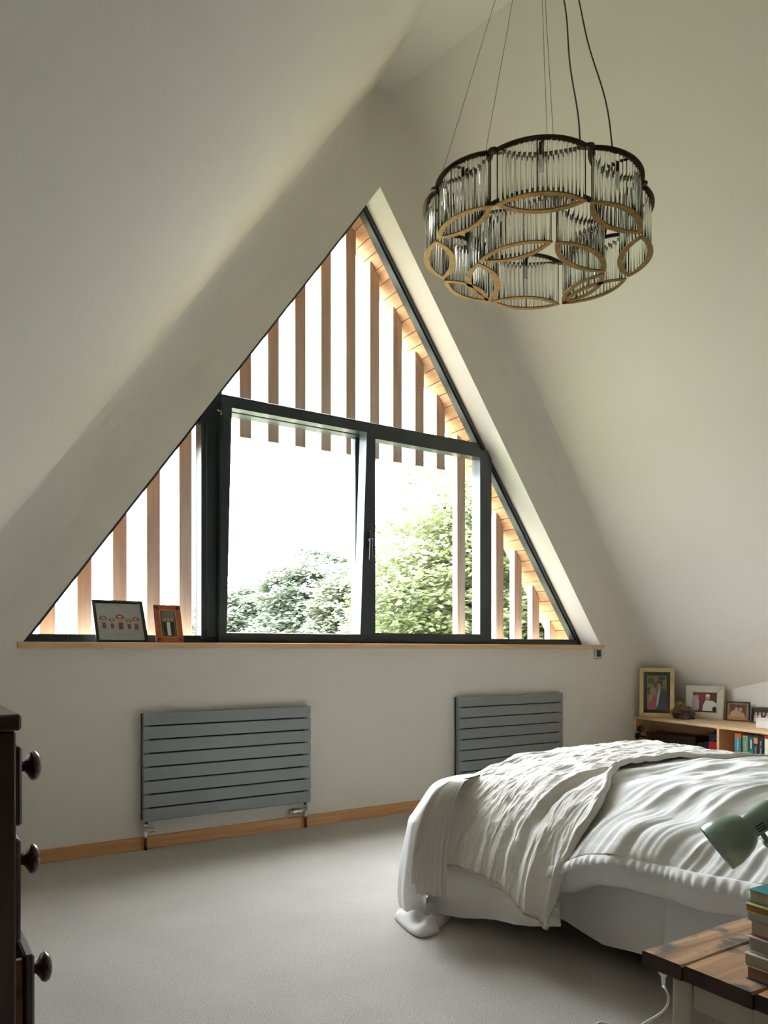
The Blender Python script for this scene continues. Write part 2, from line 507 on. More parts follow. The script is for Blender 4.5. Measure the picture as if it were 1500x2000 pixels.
def sash(x0, x1, z0, z1, stl, str_, rail_b, rail_t, tilt):
    bm = bmesh.new()
    R = lambda a, b, c, d_, y: [Vector((a, y, c)), Vector((b, y, c)), Vector((b, y, d_)), Vector((a, y, d_))]
    ring_prism(bm, R(x0, x1, z0, z1, -.035), R(x0+stl, x1-str_, z0+rail_b, z1-rail_t, -.035), (0, .04, 0))
    ring_prism(bm, R(x0+.012, x1-.012, z0+.012, z1-.012, .004), R(x0+stl-.004, x1-str_+.004, z0+rail_b-.004, z1-rail_t+.004, .004), (0, .062, 0))
    bmesh.ops.recalc_face_normals(bm, faces=bm.faces)
    o = from_bm('sash', bm, ANTHRA); o.parent = WIN
    o.matrix_parent_inverse = Matrix()
    for v in o.data.vertices: v.co -= Vector((x0, 0, z0))
    o.location = Vector((x0, 4.50, z0)) - Vector(WIN.location)
    o.rotation_euler = (math.radians(tilt), 0, 0)
    g = from_data('pane', [(stl-.006, .03, rail_b-.006), (x1-x0-str_+.006, .03, rail_b-.006), (x1-x0-str_+.006, .03, z1-z0-rail_t+.006), (stl-.006, .03, z1-z0-rail_t+.006)], [(0, 1, 2, 3)], WINGLASS, o)
    return o
SL = sash(1.676, 2.748, 1.172, 2.652, .050, .058, .052, .058, 3.6)
SR = sash(2.752, 3.835, 1.172, 2.648, .062, .075, .062, .062, 0.0)
bm = bmesh.new(); add_box(bm, (1.04, -.045, .64), (1.062, -.035, .76), .002); add_box(bm, (1.043, -.075, .69), (1.059, -.04, .71), .002); add_box(bm, (1.041, -.085, .56), (1.061, -.068, .71), .004)
from_bm('handle', bm, BLACK, SL); SL.children[-1]['label'] = 'black window handle'
bm = bmesh.new(); add_tube(bm, [(.0, .02, 1.40), (-.012, .06, 1.42), (-.02, .10, 1.40)], .006, 6); add_box(bm, (-.014, -.02, 1.37), (-.002, .06, 1.40), .002)
from_bm('stay_arm', bm, CHROME, SL)
sb = box('sill', (.53, 4.272, 1.125), (4.935, 4.52, 1.157), PINE, None, .002); sb.parent = WIN; sb.matrix_parent_inverse = Matrix.Translation(-Vector(WIN.location)); sb['label'] = 'pale wooden window board'

# ------------------------------------------------------------------ outside: soffit boards, timber fins, lawn, trees
SOF = empty('roof_soffit', (2.748, 4.7, 4.25))
tag(SOF, 'overhanging roof soffit of larch boards just outside the window', 'soffit')
def place_under(o, p):
    o.parent = p; o.matrix_parent_inverse = Matrix.Translation(-Vector(p.location))
for side, (p, q) in ((1, (ORR, OA)), (-1, (OL, OA))):
    p2, q2 = Vector((p[0], p[1])), Vector((q[0], q[1])); t = (q2-p2).normalized(); n = Vector((t.y, -t.x)) if side > 0 else Vector((-t.y, t.x))
    total = (q2-p2).length; p0 = p2 - t*.55; step = .1003; k = 0
    L = total + .55
    while k*step < L - .02:
        a = p0 + t*(k*step + .003); b = p0 + t*min((k+1)*step - .003, L)
        jit = random.uniform(0, .003)
        a1, b1 = a + n*jit, b + n*jit
        a2, b2 = a1 + n*.022, b1 + n*.022
        y0, y1 = 4.60 - (.0), 4.845 + random.uniform(-.004, .004)
        poly = [(a1.x, y0, a1.y), (b1.x, y0, b1.y), (b2.x, y0, b2.y), (a2.x, y0, a2.y)]
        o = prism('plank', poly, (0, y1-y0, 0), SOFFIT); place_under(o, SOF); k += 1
    # roof build-up above the boards
    a = p2 - t*.7 + n*.03; b = q2 + t*.12 + n*.03
    poly = [(a.x, 4.55, a.y), (b.x, 4.55, b.y), (b.x+n.x*.2, 4.55, b.y+n.y*.2), (a.x+n.x*.2, 4.55, a.y+n.y*.2)]
    o = prism('roof_deck', poly, (0, .31, 0), CEDAR); place_under(o, SOF)

SCR = empty('timber_screen', (2.73, 4.76, 1.0))
tag(SCR, 'screen of upright larch fins standing just outside the triangular window', 'screen')
for k in range(-1, 22):
    x = .701 + .2026*k
    zs = []
    for xx in (x, x+.082):
        zL = OL[1] + (xx-OL[0])*(OA[1]-OL[1])/(OA[0]-OL[0]); zR = ORR[1] + (ORR[0]-xx)*(OA[1]-ORR[1])/(ORR[0]-OA[0]); zs.append(min(zL, zR) - .004)
    zb = 2.522 if 5 <= k <= 14 else .55
    if min(zs) < zb + .02: continue
    poly = [(x, 4.72, zb), (x+.082, 4.72, zb), (x+.082, 4.72, zs[1]), (x, 4.72, zs[0])]
    if k == 10 and False: pass
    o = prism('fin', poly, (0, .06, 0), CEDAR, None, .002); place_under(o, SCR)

GRASS = mat('meadow_grass', srgb(112, 114, 92), .9, col2=srgb(94, 98, 76), vscale=.8)
tag(box('lawn', (-80, 4.8, -3.25), (120, 140, -3.0), GRASS), 'green meadow stretching away below the window', 'lawn', kind='structure')

# trees: leaf sprays are real small leaf blades, joined per tree because nobody could count them
def leaf_mat(name, c1, c2, trans):
    m = bpy.data.materials.new(name); m.use_nodes = True
    n, l = m.node_tree.nodes, m.node_tree.links; p = n['Principled BSDF']
    tc = n.new('ShaderNodeTexCoord'); no = n.new('ShaderNodeTexNoise'); no.inputs['Scale'].default_value = 1.1; no.inputs['Detail'].default_value = 4
    l.new(tc.outputs['Object'], no.inputs[0]); rp = n.new('ShaderNodeValToRGB'); e = rp.color_ramp.elements
    e[0].position = .35; e[1].position = .65; e[0].color = c1; e[1].color = c2
    l.new(no.outputs['Fac'], rp.inputs[0]); l.new(rp.outputs[0], p.inputs['Base Color']); p.inputs['Roughness'].default_value = .6
    tl = n.new('ShaderNodeBsdfTranslucent'); l.new(rp.outputs[0], tl.inputs[0])
    mx = n.new('ShaderNodeMixShader'); mx.inputs[0].default_value = trans
    l.new(p.outputs[0], mx.inputs[1]); l.new(tl.outputs[0], mx.inputs[2]); l.new(mx.outputs[0], n['Material Output'].inputs[0])
    return m
LEAF_A = leaf_mat('beech_leaves', (.095, .118, .045, 1), (.165, .180, .080, 1), .5)
LEAF_B = leaf_mat('haze_paled_leaves', (.150, .178, .130, 1), (.195, .220, .155, 1), .5)  # distance haze put into the leaf colour of the far trees
LEAF_C = leaf_mat('ash_leaves', (.140, .158, .108, 1), (.190, .200, .132, 1), .5)
BARK = mat('grey_bark', srgb(96, 88, 78), .95, var=.4, vscale=9, bump=.6, bscale=20, stretch=(1, 1, .2))

def tree(name, label, base, crown_c, crown_r, n_spray, leaves, leaf, spray_r, lm, seed, flat=.3, droop=.35, group=None):
    r = np.random.default_rng(seed)
    root = empty(name, base); tag(root, label, 'tree', group)
    c = Vector(crown_c) - Vector(base)
    bm = bmesh.new()
    top = c + Vector((0, 0, crown_r[2]*.75))
    tr = [Vector((0, 0, -.1)), Vector((.1, .05, c.z*.4)), c + Vector((.1, -.1, -crown_r[2]*.3)), top]
    R0 = max(.12, crown_r[0]*.075)
    add_tube(bm, tr, [R0*1.2, R0, R0*.7, R0*.12], 8)
    from_bm('trunk', bm, BARK, root)
    # spray centres: mostly near the crown surface, with lobes
    d = r.normal(size=(n_spray, 3)); d /= np.linalg.norm(d, axis=1, keepdims=True)
    lob = 1 + .16*np.sin(3*np.arctan2(d[:, 1], d[:, 0]) + seed) + .14*np.sin(5*d[:, 2] + 2*seed) + .1*r.normal(size=n_spray)
    rad = (r.random(n_spray)**.38)*lob
    cen = d*rad[:, None]*np.array(crown_r) + np.array(c)
    bm = bmesh.new()
    for i in range(0, n_spray, max(1, n_spray//46)):
        e = Vector(cen[i]); k = r.uniform(.35, .8); s = Vector((0, 0, c.z*.4)).lerp(top, k*.7)
        mid = s.lerp(e, .5) + Vector((0, 0, .12*(e-s).length))
        add_tube(bm, [s, mid, e], [R0*.35, R0*.18, R0*.05], 5, caps=False)
    from_bm('branches', bm, BARK, root)['kind'] = 'stuff'
    N = n_spray*leaves
    out = np.repeat(d, leaves, 0); cc = np.repeat(cen, leaves, 0)
    a = r.uniform(0, 2*np.pi, N); q = np.sqrt(r.random(N))*spray_r
    off = np.stack([np.cos(a)*q, np.sin(a)*q, r.normal(size=N)*flat*spray_r*.4 - droop*q*r.random(N)], 1)
    p = cc + off
    yaw = r.uniform(0, 2*np.pi, N); tilt = r.normal(size=N)*.55
    ax = np.stack([np.cos(yaw), np.sin(yaw), np.sin(tilt)*.6 - .15], 1); ax /= np.linalg.norm(ax, axis=1, keepdims=True)
    up = np.stack([r.normal(size=N)*.45, r.normal(size=N)*.45, np.ones(N)], 1) + out*.5
    sd = np.cross(ax, up); sd /= np.linalg.norm(sd, axis=1, keepdims=True)
    ln = leaf*r.uniform(.7, 1.25, N)[:, None]; w = ln*.33
    V = np.stack([p, p+ax*ln*.5+sd*w, p+ax*ln, p+ax*ln*.5-sd*w], 1).reshape(-1, 3)
    me = bpy.data.meshes.new('foliage')
    me.vertices.add(4*N); me.vertices.foreach_set('co', V.ravel())
    me.loops.add(4*N); me.loops.foreach_set('vertex_index', np.arange(4*N))
    me.polygons.add(N); me.polygons.foreach_set('loop_start', np.arange(N)*4); me.polygons.foreach_set('loop_total', np.full(N, 4))
    me.materials.append(lm); me.update(calc_edges=True)
    o = bpy.data.objects.new('foliage', me); link(o, root); o['kind'] = 'stuff'
    return root
SY, CYW = math.sin(YAW), math.cos(YAW)
def far(px, dist, z):
    lat = (px-750)/FPX*dist
    return (SY*dist + CYW*lat, CYW*dist - SY*lat, z)
def ztop(py, dist): return EYE + (HORIZON-py)/FPX*dist
def add_tree(name, label, px, dist, top_py, half_px, n, lv, leaf, sr, lm, seed, hz=None, **k):
    rx = half_px/FPX*dist; t = ztop(top_py, dist); rz = hz if hz else rx*1.05
    b = far(px, dist, -3.0); cc = far(px, dist, t - rz)
    return tree(name, label, b, cc, (rx, rx, rz), n, lv, leaf, sr, lm, seed, **k)
add_tree('beech_tree', 'big yellow-green beech tree filling the lower right of the window', 1010, 16, 900, 310, 2600, 60, .13, .6, LEAF_A, 3, hz=3.6, flat=.25)
add_tree('hedgerow_tree', 'green hedgerow tree showing behind the right-hand corner pane', 1150, 22, 960, 190, 700, 50, .17, .8, LEAF_A, 5, hz=4.5)
add_tree('hedgerow_tree', 'tallest rounded pale tree in the left half of the tilted sash', 604, 36, 1100, 100, 1500, 50, .27, .8, LEAF_B, 8, hz=3.6)
add_tree('hedgerow_tree', 'pale low tree seen just above the left end of the tilted sash', 482, 40, 1146, 82, 1000, 50, .29, .85, LEAF_B, 12, hz=3.2)
add_tree('hedgerow_tree', 'bushy tree between the tall round tree and the low pale tree', 545, 46, 1142, 85, 1000, 50, .32, .95, LEAF_B, 14, hz=4.0)
add_tree('hedgerow_tree', 'olive bush behind the middle stile of the window', 690, 30, 1132, 90, 1000, 50, .24, .75, LEAF_C, 17, hz=3.0)
add_tree('hedgerow_tree', 'faint tree far off behind the orange picture frame', 332, 50, 1172, 66, 180, 42, .34, 1.0, LEAF_B, 19, hz=4.0)
add_tree('hedgerow_tree', 'small far tree seen past the leftmost fin gaps', 130, 48, 1200, 90, 180, 42, .34, 1.0, LEAF_B, 23, hz=4.0)
add_tree('hedgerow_tree', 'low hedge-like tree along the meadow under the big beech', 800, 24, 1080, 105, 1300, 50, .19, .75, LEAF_C, 29, hz=3.0)
add_tree('hedgerow_tree', 'wide low tree behind the black framed print', 225, 52, 1215, 90, 180, 42, .34, 1.0, LEAF_C, 31, hz=4.0)

add_tree('hedgerow_tree', 'broad pale treetop filling the gap along the bottom of the tilted sash', 575, 62, 1178, 125, 800, 46, .4, 1.2, LEAF_B, 37, hz=4.5)
add_tree('hedgerow_tree', 'pale treetop low in the bottom corner of the tilted sash, beside the mullion', 452, 66, 1192, 90, 320, 46, .38, 1.2, LEAF_C, 41, hz=4.5)
# ------------------------------------------------------------------ radiators
RAD_SHADED = mat('slate_enamel_shaded', srgb(46, 48, 50), .5)  # darkened copy of the enamel: shade behind the panel gaps put into colour
def radiator(label, x0, x1, z0, z1):
    r = empty('radiator', ((x0+x1)/2, D-.05, z0)); tag(r, label, 'radiator')
    n = 8; pitch = (z1-z0+.007)/n; h = pitch-.007
    src = None
    for k in range(n):
        bm = bmesh.new()
        w = (x1-x0)/2
        add_box(bm, (-w, -.012, 0), (w, 0.0, h), .003)
        o = from_bm('panel', bm, RAD) if src is None else link(src.copy())
        src = src or o
        o.parent = r; o.location = (0, .002, k*pitch)
    w = (x1-x0)/2
    for s in (-1, 1):
        bm = bmesh.new(); add_box(bm, (s*(w-.022)-.018, .003, .004), (s*(w-.022)+.018, .034, z1-z0-.004), .006)
        from_bm('header_tube', bm, RAD, r)
        if s > 0: box('rear_panel', (-w+.002, .036, .004), (w-.002, .0465, z1-z0-.004), RAD_SHADED, r, .003)
        bm = bmesh.new(); add_lathe(bm, [(0, .012), (.008, .012), (.012, .008), (.012, 0)], (s*(w-.022), .018, z1-z0-.005), (0, 0, 1), 12)
        from_bm('bleed_plug', bm, CHROME, r)
        for z in (.12, z1-z0-.12): box('bracket', (s*(w-.022)-.010, .034, z-.02), (s*(w-.022)+.010, .0498, z+.02), BLACK, r, .002)
        # valve and pipe
        px = s*(w-.022)
        bm = bmesh.new()
        add_lathe(bm, [(0, .0), (0, .011), (.02, .011), (.02, .014), (.035, .014), (.036, .010), (.085, .010), (.086, .013), (.10, .013), (.10, 0)], (px, .018, .004), (0, 0, -1), 12)
        if s < 0: add_lathe(bm, [(0, .0), (0, .009), (.015, .009), (.016, .012), (.045, .012), (.048, .010), (.048, 0)], (px, .018, -.055), (1, -.15, 0), 12)
        else: add_lathe(bm, [(0, 0), (0, .010), (.022, .010), (.024, .016), (.058, .019), (.06, .017), (.064, .019), (.098, .019), (.104, .014), (.104, 0)], (px, .018, -.055), (-1, -.12, 0), 16)
        bmesh.ops.recalc_face_normals(bm, faces=bm.faces)
        from_bm('valve', bm, CHROME, r)
        tube('pipe', [(px, .018, -.09), (px, .018, -z0+.0)], .0085, COPPER, r, 10)
    return r
radiator('slate grey flat-panel radiator with copper pipes, in full view left of the bed', 1.155, 2.194, .162, .764)
radiator('slate grey flat-panel radiator partly hidden behind the foot of the bed', 3.376, 4.418, .168, .778)

sw = empty('thermostat', (4.88, D, 1.087)); tag(sw, 'small grey wall control with dark screen under the right end of the window board', 'control')
bm = bmesh.new(); add_box(bm, (-.042, -.012, -.042), (.042, 0, .042), .004); from_bm('plate', bm, mat('brushed_steel', (.5, .5, .49, 1), .35, .9), sw)
bm = bmesh.new(); add_box(bm, (-.022, -.016, -.027), (.022, -.010, .027), .002); from_bm('screen', bm, BLACK, sw)

# ------------------------------------------------------------------ picture frames
def basis(bl, br, lean):
    """frame matrix: origin bottom-left, x along the bottom, z up the (leaning) face, y into the back"""
    bl, br = Vector(bl), Vector(br); x = (br-bl).normalized(); y = Vector((0, 0, 1)).cross(x)
    z = (Vector((0, 0, 1))*math.cos(lean) + y*math.sin(lean)); y2 = z.cross(x)
    M = Matrix((x, y2, z)).transposed().to_4x4(); M.translation = bl; return M, (br-bl).length
def flat(bm, pts, y, mi):
    f = bm.faces.new([bm.verts.new((p[0], y, p[1])) for p in pts]); f.material_index = mi
def ell(cx, cz, rx, rz, n=14, a0=0, a1=2*math.pi):
    return [(cx+rx*math.cos(a0+(a1-a0)*k/n), cz+rz*math.sin(a0+(a1-a0)*k/n)) for k in range(n+1 if a1-a0 < 6.2 else n)]
def picture(name, label, bl, br, H, lean, border, fm, depth=.018, bev=.003, board=None, glass=False, group=None, inner=None):
    M, W = basis(bl, br, lean)
    r = empty(name); r.matrix_world = M; tag(r, label, 'picture frame', group)
    bm = bmesh.new(); b = border
    R = lambda i, y: [Vector((i, y, i)), Vector((W-i, y, i)), Vector((W-i, y, H-i)), Vector((i, y, H-i))]
    for k in range(4):                                  # four mitred bars
        o, n_ = R(0, 0), R(b, 0); j = (k+1) % 4
        add_prism(bm, [o[k], o[j], n_[j], n_[k]], (0, depth, 0))
    bmesh.ops.recalc_face_normals(bm, faces=bm.faces)
    bmesh.ops.bevel(bm, geom=list(bm.edges), offset=bev, segments=2, affect='EDGES')
    from_bm('moulding', bm, fm, r)
    bm = bmesh.new(); add_box(bm, (b-.004, .010, b-.004), (W-b+.004, depth-.002, H-b+.004)); from_bm('back_board', bm, board or BLACK, r)
    if glass:
        bm = bmesh.new(); flat(bm, [(b-.002, b-.002), (W-b+.002, b-.002), (W-b+.002, H-b+.002), (b-.002, H-b+.002)], .006, 0); from_bm('glass', bm, PICGLASS, r)
    if lean < math.radians(15):                           # easel strut; the steep ones lean on the window frame
        bm = bmesh.new(); s = min(.06, W*.25)
        add_box(bm, (W/2-s/2, 0, .004), (W/2+s/2, .003, H*.5)); bmesh.ops.rotate(bm, verts=bm.verts, cent=(0, 0, H*.5), matrix=Matrix.Rotation(math.radians(12), 3, 'X'))
        bmesh.ops.translate(bm, verts=bm.verts, vec=(0, depth, 0.0)); from_bm('easel_strut', bm, BLACK, r)
    return r, W, H
def photo(r, mats, shapes, name='photograph'):
    bm = bmesh.new()
    for i, (pts, mi) in enumerate(shapes): flat(bm, pts, .0098 - .00018*i, mi)
    for f in bm.faces:
        f.normal_update()
        if f.normal.y > 0: f.normal_flip()
    return from_bm(name, bm, mats, r)
def rectp(a, b, c, d_): return [(a, c), (b, c), (b, d_), (a, d_)]
flatm = lambda n, c, r=.6: mat(n, srgb(*c), r)
SKIN = flatm('print_skin', (196, 150, 128)); PWHITE = flatm('print_white', (222, 220, 214)); PDARK = flatm('print_dark', (40, 36, 38))
PRED = flatm('print_red', (165, 62, 58)); PMAROON = flatm('print_maroon', (132, 58, 56)); PGREY = flatm('print_grey', (186, 186, 182))
SILL = 1.1575
# black frame with the five-figure print
r, W, H = picture('picture_frame', 'black framed print of five little red figures, leaning at the left of the window board', (.925, 4.305, SILL), (1.205, 4.305, SILL), .275, math.radians(29), .017, mat('black_lacquer', (.012, .013, .015, 1), .35), depth=.02, board=flatm('white_mount', (198, 200, 200)), glass=True)
sh = []
for cx, s, cz in ((.052, 1.0, .118), (.096, .82, .114), (.142, 1.18, .117), (.187, .80, .112), (.227, .98, .112)):
    sh += [(ell(cx, cz+.035*s, .021*s, .022*s, 10, -.15, math.pi+.15), 0), (ell(cx, cz+.030*s, .0125*s, .014*s, 12), 1), (ell(cx, cz+.016*s, .0115*s, .013*s, 10), 4),
           (rectp(cx-.0105*s, cx+.0105*s, cz-.026*s, cz+.012*s), 3), (ell(cx, cz+.045*s, .010*s, .004*s, 10), 2)]
photo(r, [PRED, SKIN, PWHITE, PMAROON, flatm('print_beard', (206, 178, 164))], sh, 'print')
def text_mesh(txt, size, m, name, parent, M, depth=0.0, xscale=1.0, align='CENTER'):
    cu = bpy.data.curves.new('lettering', 'FONT'); cu.body = txt; cu.size = size; cu.align_x = align; cu.align_y = 'CENTER'; cu.extrude = depth; cu.resolution_u = 2
    o = bpy.data.objects.new(name, cu); COL.objects.link(o)
    dg = bpy.context.evaluated_depsgraph_get(); me = bpy.data.meshes.new_from_object(o.evaluated_get(dg))
    COL.objects.unlink(o); bpy.data.objects.remove(o)
    me.materials.clear(); me.materials.append(m)
    me.transform(M @ Matrix.Diagonal((xscale, 1, 1, 1)))
    q = bpy.data.objects.new(name, me); link(q, parent); return q
RX = Matrix.Rotation(math.pi/2, 4, 'X')
text_mesh('TOGETHER ALL THE WAY', .0085, PDARK, 'lettering', r, Matrix.Translation((.152, .0090, .052)) @ RX)
# orange frame
OR = mat('orange_painted_wood', srgb(186, 92, 56), .5, var=.25, vscale=30)
r, W, H = picture('picture_frame', 'orange decorated frame with a group photograph, beside the black frame on the window board', (1.252, 4.315, SILL), (1.410, 4.315, SILL), .232, math.radians(19), .042, OR, depth=.014, board=flatm('photo_ground', (70, 66, 56)))
sh = []
GOLD_T = flatm('ochre_paint', (196, 160, 104)); BLUEG = flatm('slate_paint', (70, 62, 72))
def teeth(a, b, c, d_, n, t):
    pts = []
    for (x0, z0, x1, z1, nx, nz) in ((a, c, b, c, 0, -1), (b, c, b, d_, 1, 0), (b, d_, a, d_, 0, 1), (a, d_, a, c, -1, 0)):
        for k in range(n): 
            f0 = k/n; f1 = (k+.5)/n
            pts += [(x0+(x1-x0)*f0, z0+(z1-z0)*f0), (x0+(x1-x0)*f1+nx*t, z0+(z1-z0)*f1+nz*t)]
    return pts
bm = bmesh.new(); flat(bm, teeth(.034, W-.034, .034, H-.034, 9, .006), -.0006, 0)
for cx, cz in ((.018, .018), (W-.018, .018), (.018, H-.018), (W-.018, H-.018)): flat(bm, ell(cx, cz, .010, .010), -.0008, 1)
add_box(bm, (.036, -.0012, .036), (W-.036, -.0007, H-.036), 0, 2)
for f in bm.faces:
    f.normal_update()
from_bm('painted_border', bm, [GOLD_T, BLUEG, flatm('dark_slip', (58, 50, 40))], r)
sh = []
for cx, body, s in ((.058, PDARK, 1.0), (.079, PWHITE, .95), (.099, PDARK, 1.0)):
    k = 0 if body is PDARK else 1
    sh += [([(cx-.011, .042), (cx+.011, .042), (cx+.012, .125), (cx-.012, .125)], k), (ell(cx, .134+.006*s, .0075, .0095), 2)]
bm = bmesh.new()
flat(bm, rectp(.041, W-.041, .041, H-.041), -.0014, 3)
for i, (pts, mi) in enumerate(sh): flat(bm, pts, -.0016-.0001*i, mi)
for f in bm.faces:
    f.normal_update()
    if f.normal.y > 0: f.normal_flip()
from_bm('photograph', bm, [PDARK, PWHITE, SKIN, flatm('print_olive', (104, 104, 84))], r)

# ------------------------------------------------------------------ birch bookshelf along the knee wall
ZS = .55
def shelf_front(y): return 5.075 + (y-2.96)*(5.325-5.075)/(4.28-2.96)
SH = empty('bookshelf', (5.5, 3.2, 0)); tag(SH, 'low birch plywood bookshelf built along the low wall behind the bed', 'bookshelf')
def sh_part(name, poly, d, m=PINE_Y, bev=.0015):
    o = prism(name, poly, d, m, None, bev); place_under(o, SH); return o
YE = 1.9; KX = KNEE - .004
sh_part('top_board', [(shelf_front(4.296), 4.296, ZS-.022), (KX, 4.296, ZS-.022), (KX, YE, ZS-.022), (shelf_front(YE), YE, ZS-.022)], (0, 0, .022))
sh_part('bottom_board', [(shelf_front(4.25)+.01, 4.27, .275), (KX, 4.27, .275), (KX, YE, .275), (shelf_front(YE)+.01, YE, .275)], (0, 0, .02))
def upright(y, z0=0.0):
    sh_part('side_panel', [(shelf_front(y)+.004, y, z0), (KX, y, z0), (KX, y, ZS-.023), (shelf_front(y)+.004, y, ZS-.023)], (0, .02, 0))
YD = 3.385
for y in (4.274, YD, 2.35): upright(y)
bk = box('back_panel', (KX-.012, YE, .02), (KX-.002, 4.29, ZS-.024), PINE_Y); place_under(bk, SH)

def book(label, org, rotz, w, h, dpt, cover, page, upright_=True, name='book', group=None, lettering=(), bands=(), spine_r=.0):
    """upright: spine faces local -y; w thickness (x), h height (z), dpt depth (y)"""
    r = empty(name, org, rotz); tag(r, label, 'book', group)
    t = .0018
    bm = bmesh.new()
    for a, b in (((0, 0, 0), (t, dpt, h)), ((w-t, 0, 0), (w, dpt, h)), ((0, -.001, 0), (w, t, h))): add_box(bm, a, b, .0004)
    from_bm('cover', bm, cover, r)
    bm = bmesh.new(); add_box(bm, (t, t, .002), (w-t, dpt-.003, h-.002)); from_bm('pages', bm, page, r)
    for z0, z1, m in bands:
        box('spine_band', (.0003, -.0022, z0), (w-.0003, -.0008, z1), m, r)
    for txt, zc, size, m, xs in lettering:
        M = Matrix.Translation((w/2, -.0026, zc)) @ RX @ Matrix.Rotation(-math.pi/2, 4, 'Z')
        text_mesh(txt, size, m, 'lettering', r, M, 0, xs)
    return r
PAGES = mat('paper_pages', srgb(214, 204, 186), .9, var=.12, vscale=300, stretch=(1, 1, 40))
PAGEF = mat('paper_pages_flat', srgb(206, 192, 172), .9, var=.16, vscale=120, stretch=(.05, .05, 9))
cm = lambda n, c: mat(n, srgb(*c), .45)
ORANGE_C, TEAL_C, GREEN_C, DTEAL_C, NAVY_C, CREAM_C, RED_C = cm('orange_cover', (206, 92, 42)), cm('teal_cover', (30, 128, 142)), cm('sage_cover', (112, 136, 112)), cm('deep_teal_cover', (22, 92, 92)), cm('navy_cover', (34, 32, 62)), cm('cream_cover', (214, 208, 190)), cm('red_cover', (150, 40, 40))
INK_W, INK_G, INK_Y, INK_P = cm('white_ink', (225, 222, 214)), cm('green_ink', (176, 204, 150)), cm('yellow_ink', (190, 176, 70)), cm('grey_ink', (150, 146, 160))
ZB = .296
def shelf_pt(px, dx=0.02):
    """where the sight line at px meets the row of spines"""
    dxp = (px-750)/FPX; vx_ = SY + CYW*dxp; vy_ = CYW - SY*dxp
    k = (5.325-5.075)/(4.28-2.96)     # x = 5.075 + dx + k*(y-2.96)
    t = (5.075+dx-2.96*k)/(vx_-k*vy_); return (vx_*t, vy_*t)
books = [
 ('orange paperback spine with a teal middle band lettered CANADA, nearest the shelf divider', 1435, 1448, ORANGE_C, .240, [('CANADA', .155, .024, INK_W, 1.0)], [(.095, .208, TEAL_C)]),
 ('sage green paperback spine with tall pale letters, between the orange and deep teal spines', 1450.5, 1461, GREEN_C, .232, [('ATLAS', .15, .0195, INK_G, 1.3)], [(.222, .229, cm('pale_green_mark', (150, 168, 146)))]),
 ('deep teal paperback spine with white script title, third upright book', 1462.5, 1472, DTEAL_C, .228, [], [(.012, .125, cm('teal_band', (26, 112, 108)))]),
 ('navy paperback spine with an orange patch at the top', 1472.5, 1480.5, NAVY_C, .228, [], [(.178, .224, cm('orange_patch', (198, 128, 62)))]),
 ('black paperback spine with bold white capital lettering, beside the cream file', 1481, 1491.5, cm('black_cover', (28, 26, 34)), .228, [('WILL DEAN', .15, .0175, INK_W, 1.15), ('RED', .05, .014, INK_Y, 1.0)], []),
]
LINES = {2: [(.132, .205, .45, .62, 'INK_W')], 3: [(.055, .150, .28, .42, 'INK_P'), (.04, .165, .58, .70, 'INK_P')]}
ang_s = math.atan2(shelf_front(4.28)-shelf_front(2.96), 4.28-2.96)
for bi, (lab, p0, p1, cov, hh, let, ban) in enumerate(books):
    a, b = shelf_pt(p0), shelf_pt(p1)
    w = math.hypot(b[0]-a[0], b[1]-a[1])
    # local +x runs along the shelf towards the viewer (-y), local -y faces the room (-x)
    bk_ = book(lab, (a[0], a[1], ZB), -math.pi/2 - ang_s, w-.001, hh*.88, .13, cov, PAGES, lettering=[(t, z*.88, s*.9, m, x) for t, z, s, m, x in let], bands=[(z0*.88, z1*.88, m) for z0, z1, m in ban], group=None)
    for z0, z1, u0, u1, ink in LINES.get(bi, []):        # title lines too small to read
        box('title_line', ((w-.001)*u0, -.0030, z0*.88), ((w-.001)*u1, -.0024, z1*.88), globals()[ink], bk_)
    if bi >= 2:                                           # small pale publisher's mark at the foot of the spine
        bm = bmesh.new(); f_ = bm.faces.new([bm.verts.new((p_[0], -.0031, p_[1])) for p_ in ell((w-.001)/2, .026, .0032, .0045, 12)]); from_bm('spine_mark', bm, INK_W, bk_)
a, b = shelf_pt(1493.5), shelf_pt(1510)
r = book('thick cream lever-arch file with a red top edge, last in the row', (a[0], a[1], ZB), -math.pi/2-ang_s, math.hypot(b[0]-a[0], b[1]-a[1]), .222, .2, CREAM_C, PAGES, name='box_file', bands=[(.20, .2215, RED_C)])
r['category'] = 'file'

# things in the left bay
def at_shelf(px, dx): return shelf_pt(px, dx)
BOXM = mat('dark_leather_box', srgb(66, 36, 30), .5, var=.3, vscale=20)
def plain_box(name, label, cat, px0, px1, dx, dep, z0, h, m, lid=True, hgt=.25):
    a, b = at_shelf(px0, dx), at_shelf(px1, dx); w = abs(b[1]-a[1])
    r = empty(name, (a[0], a[1], z0), -math.pi/2); tag(r, label, cat)
    box('body', (.002, .002, 0), (w-.002, dep-.002, h*(1-hgt) if lid else h), m, r, .002)
    if lid: box('lid', (0, 0, h*(1-hgt)+.001), (w, dep, h), m, r, .002)
    return r
plain_box('storage_box', 'flat dark brown leather box standing in the left bay of the bookshelf', 'box', 1262, 1345, .12, .2, ZB, .112, BOXM)
plain_box('red_case', 'bright red case standing against the bookshelf divider', 'box', 1384, 1407.5, .06, .2, ZB, .118, mat('red_case', srgb(168, 26, 36), .4))
plain_box('flat_tin', 'flat black tin beside the red case in the bookshelf', 'box', 1362, 1382, .07, .14, ZB, .095, mat('black_tin', (.01, .01, .012, 1), .5))
r = empty('camera_case', (*at_shelf(1384, .06), ZB+.119), -math.pi/2); tag(r, 'black camera case resting on the red case', 'case')
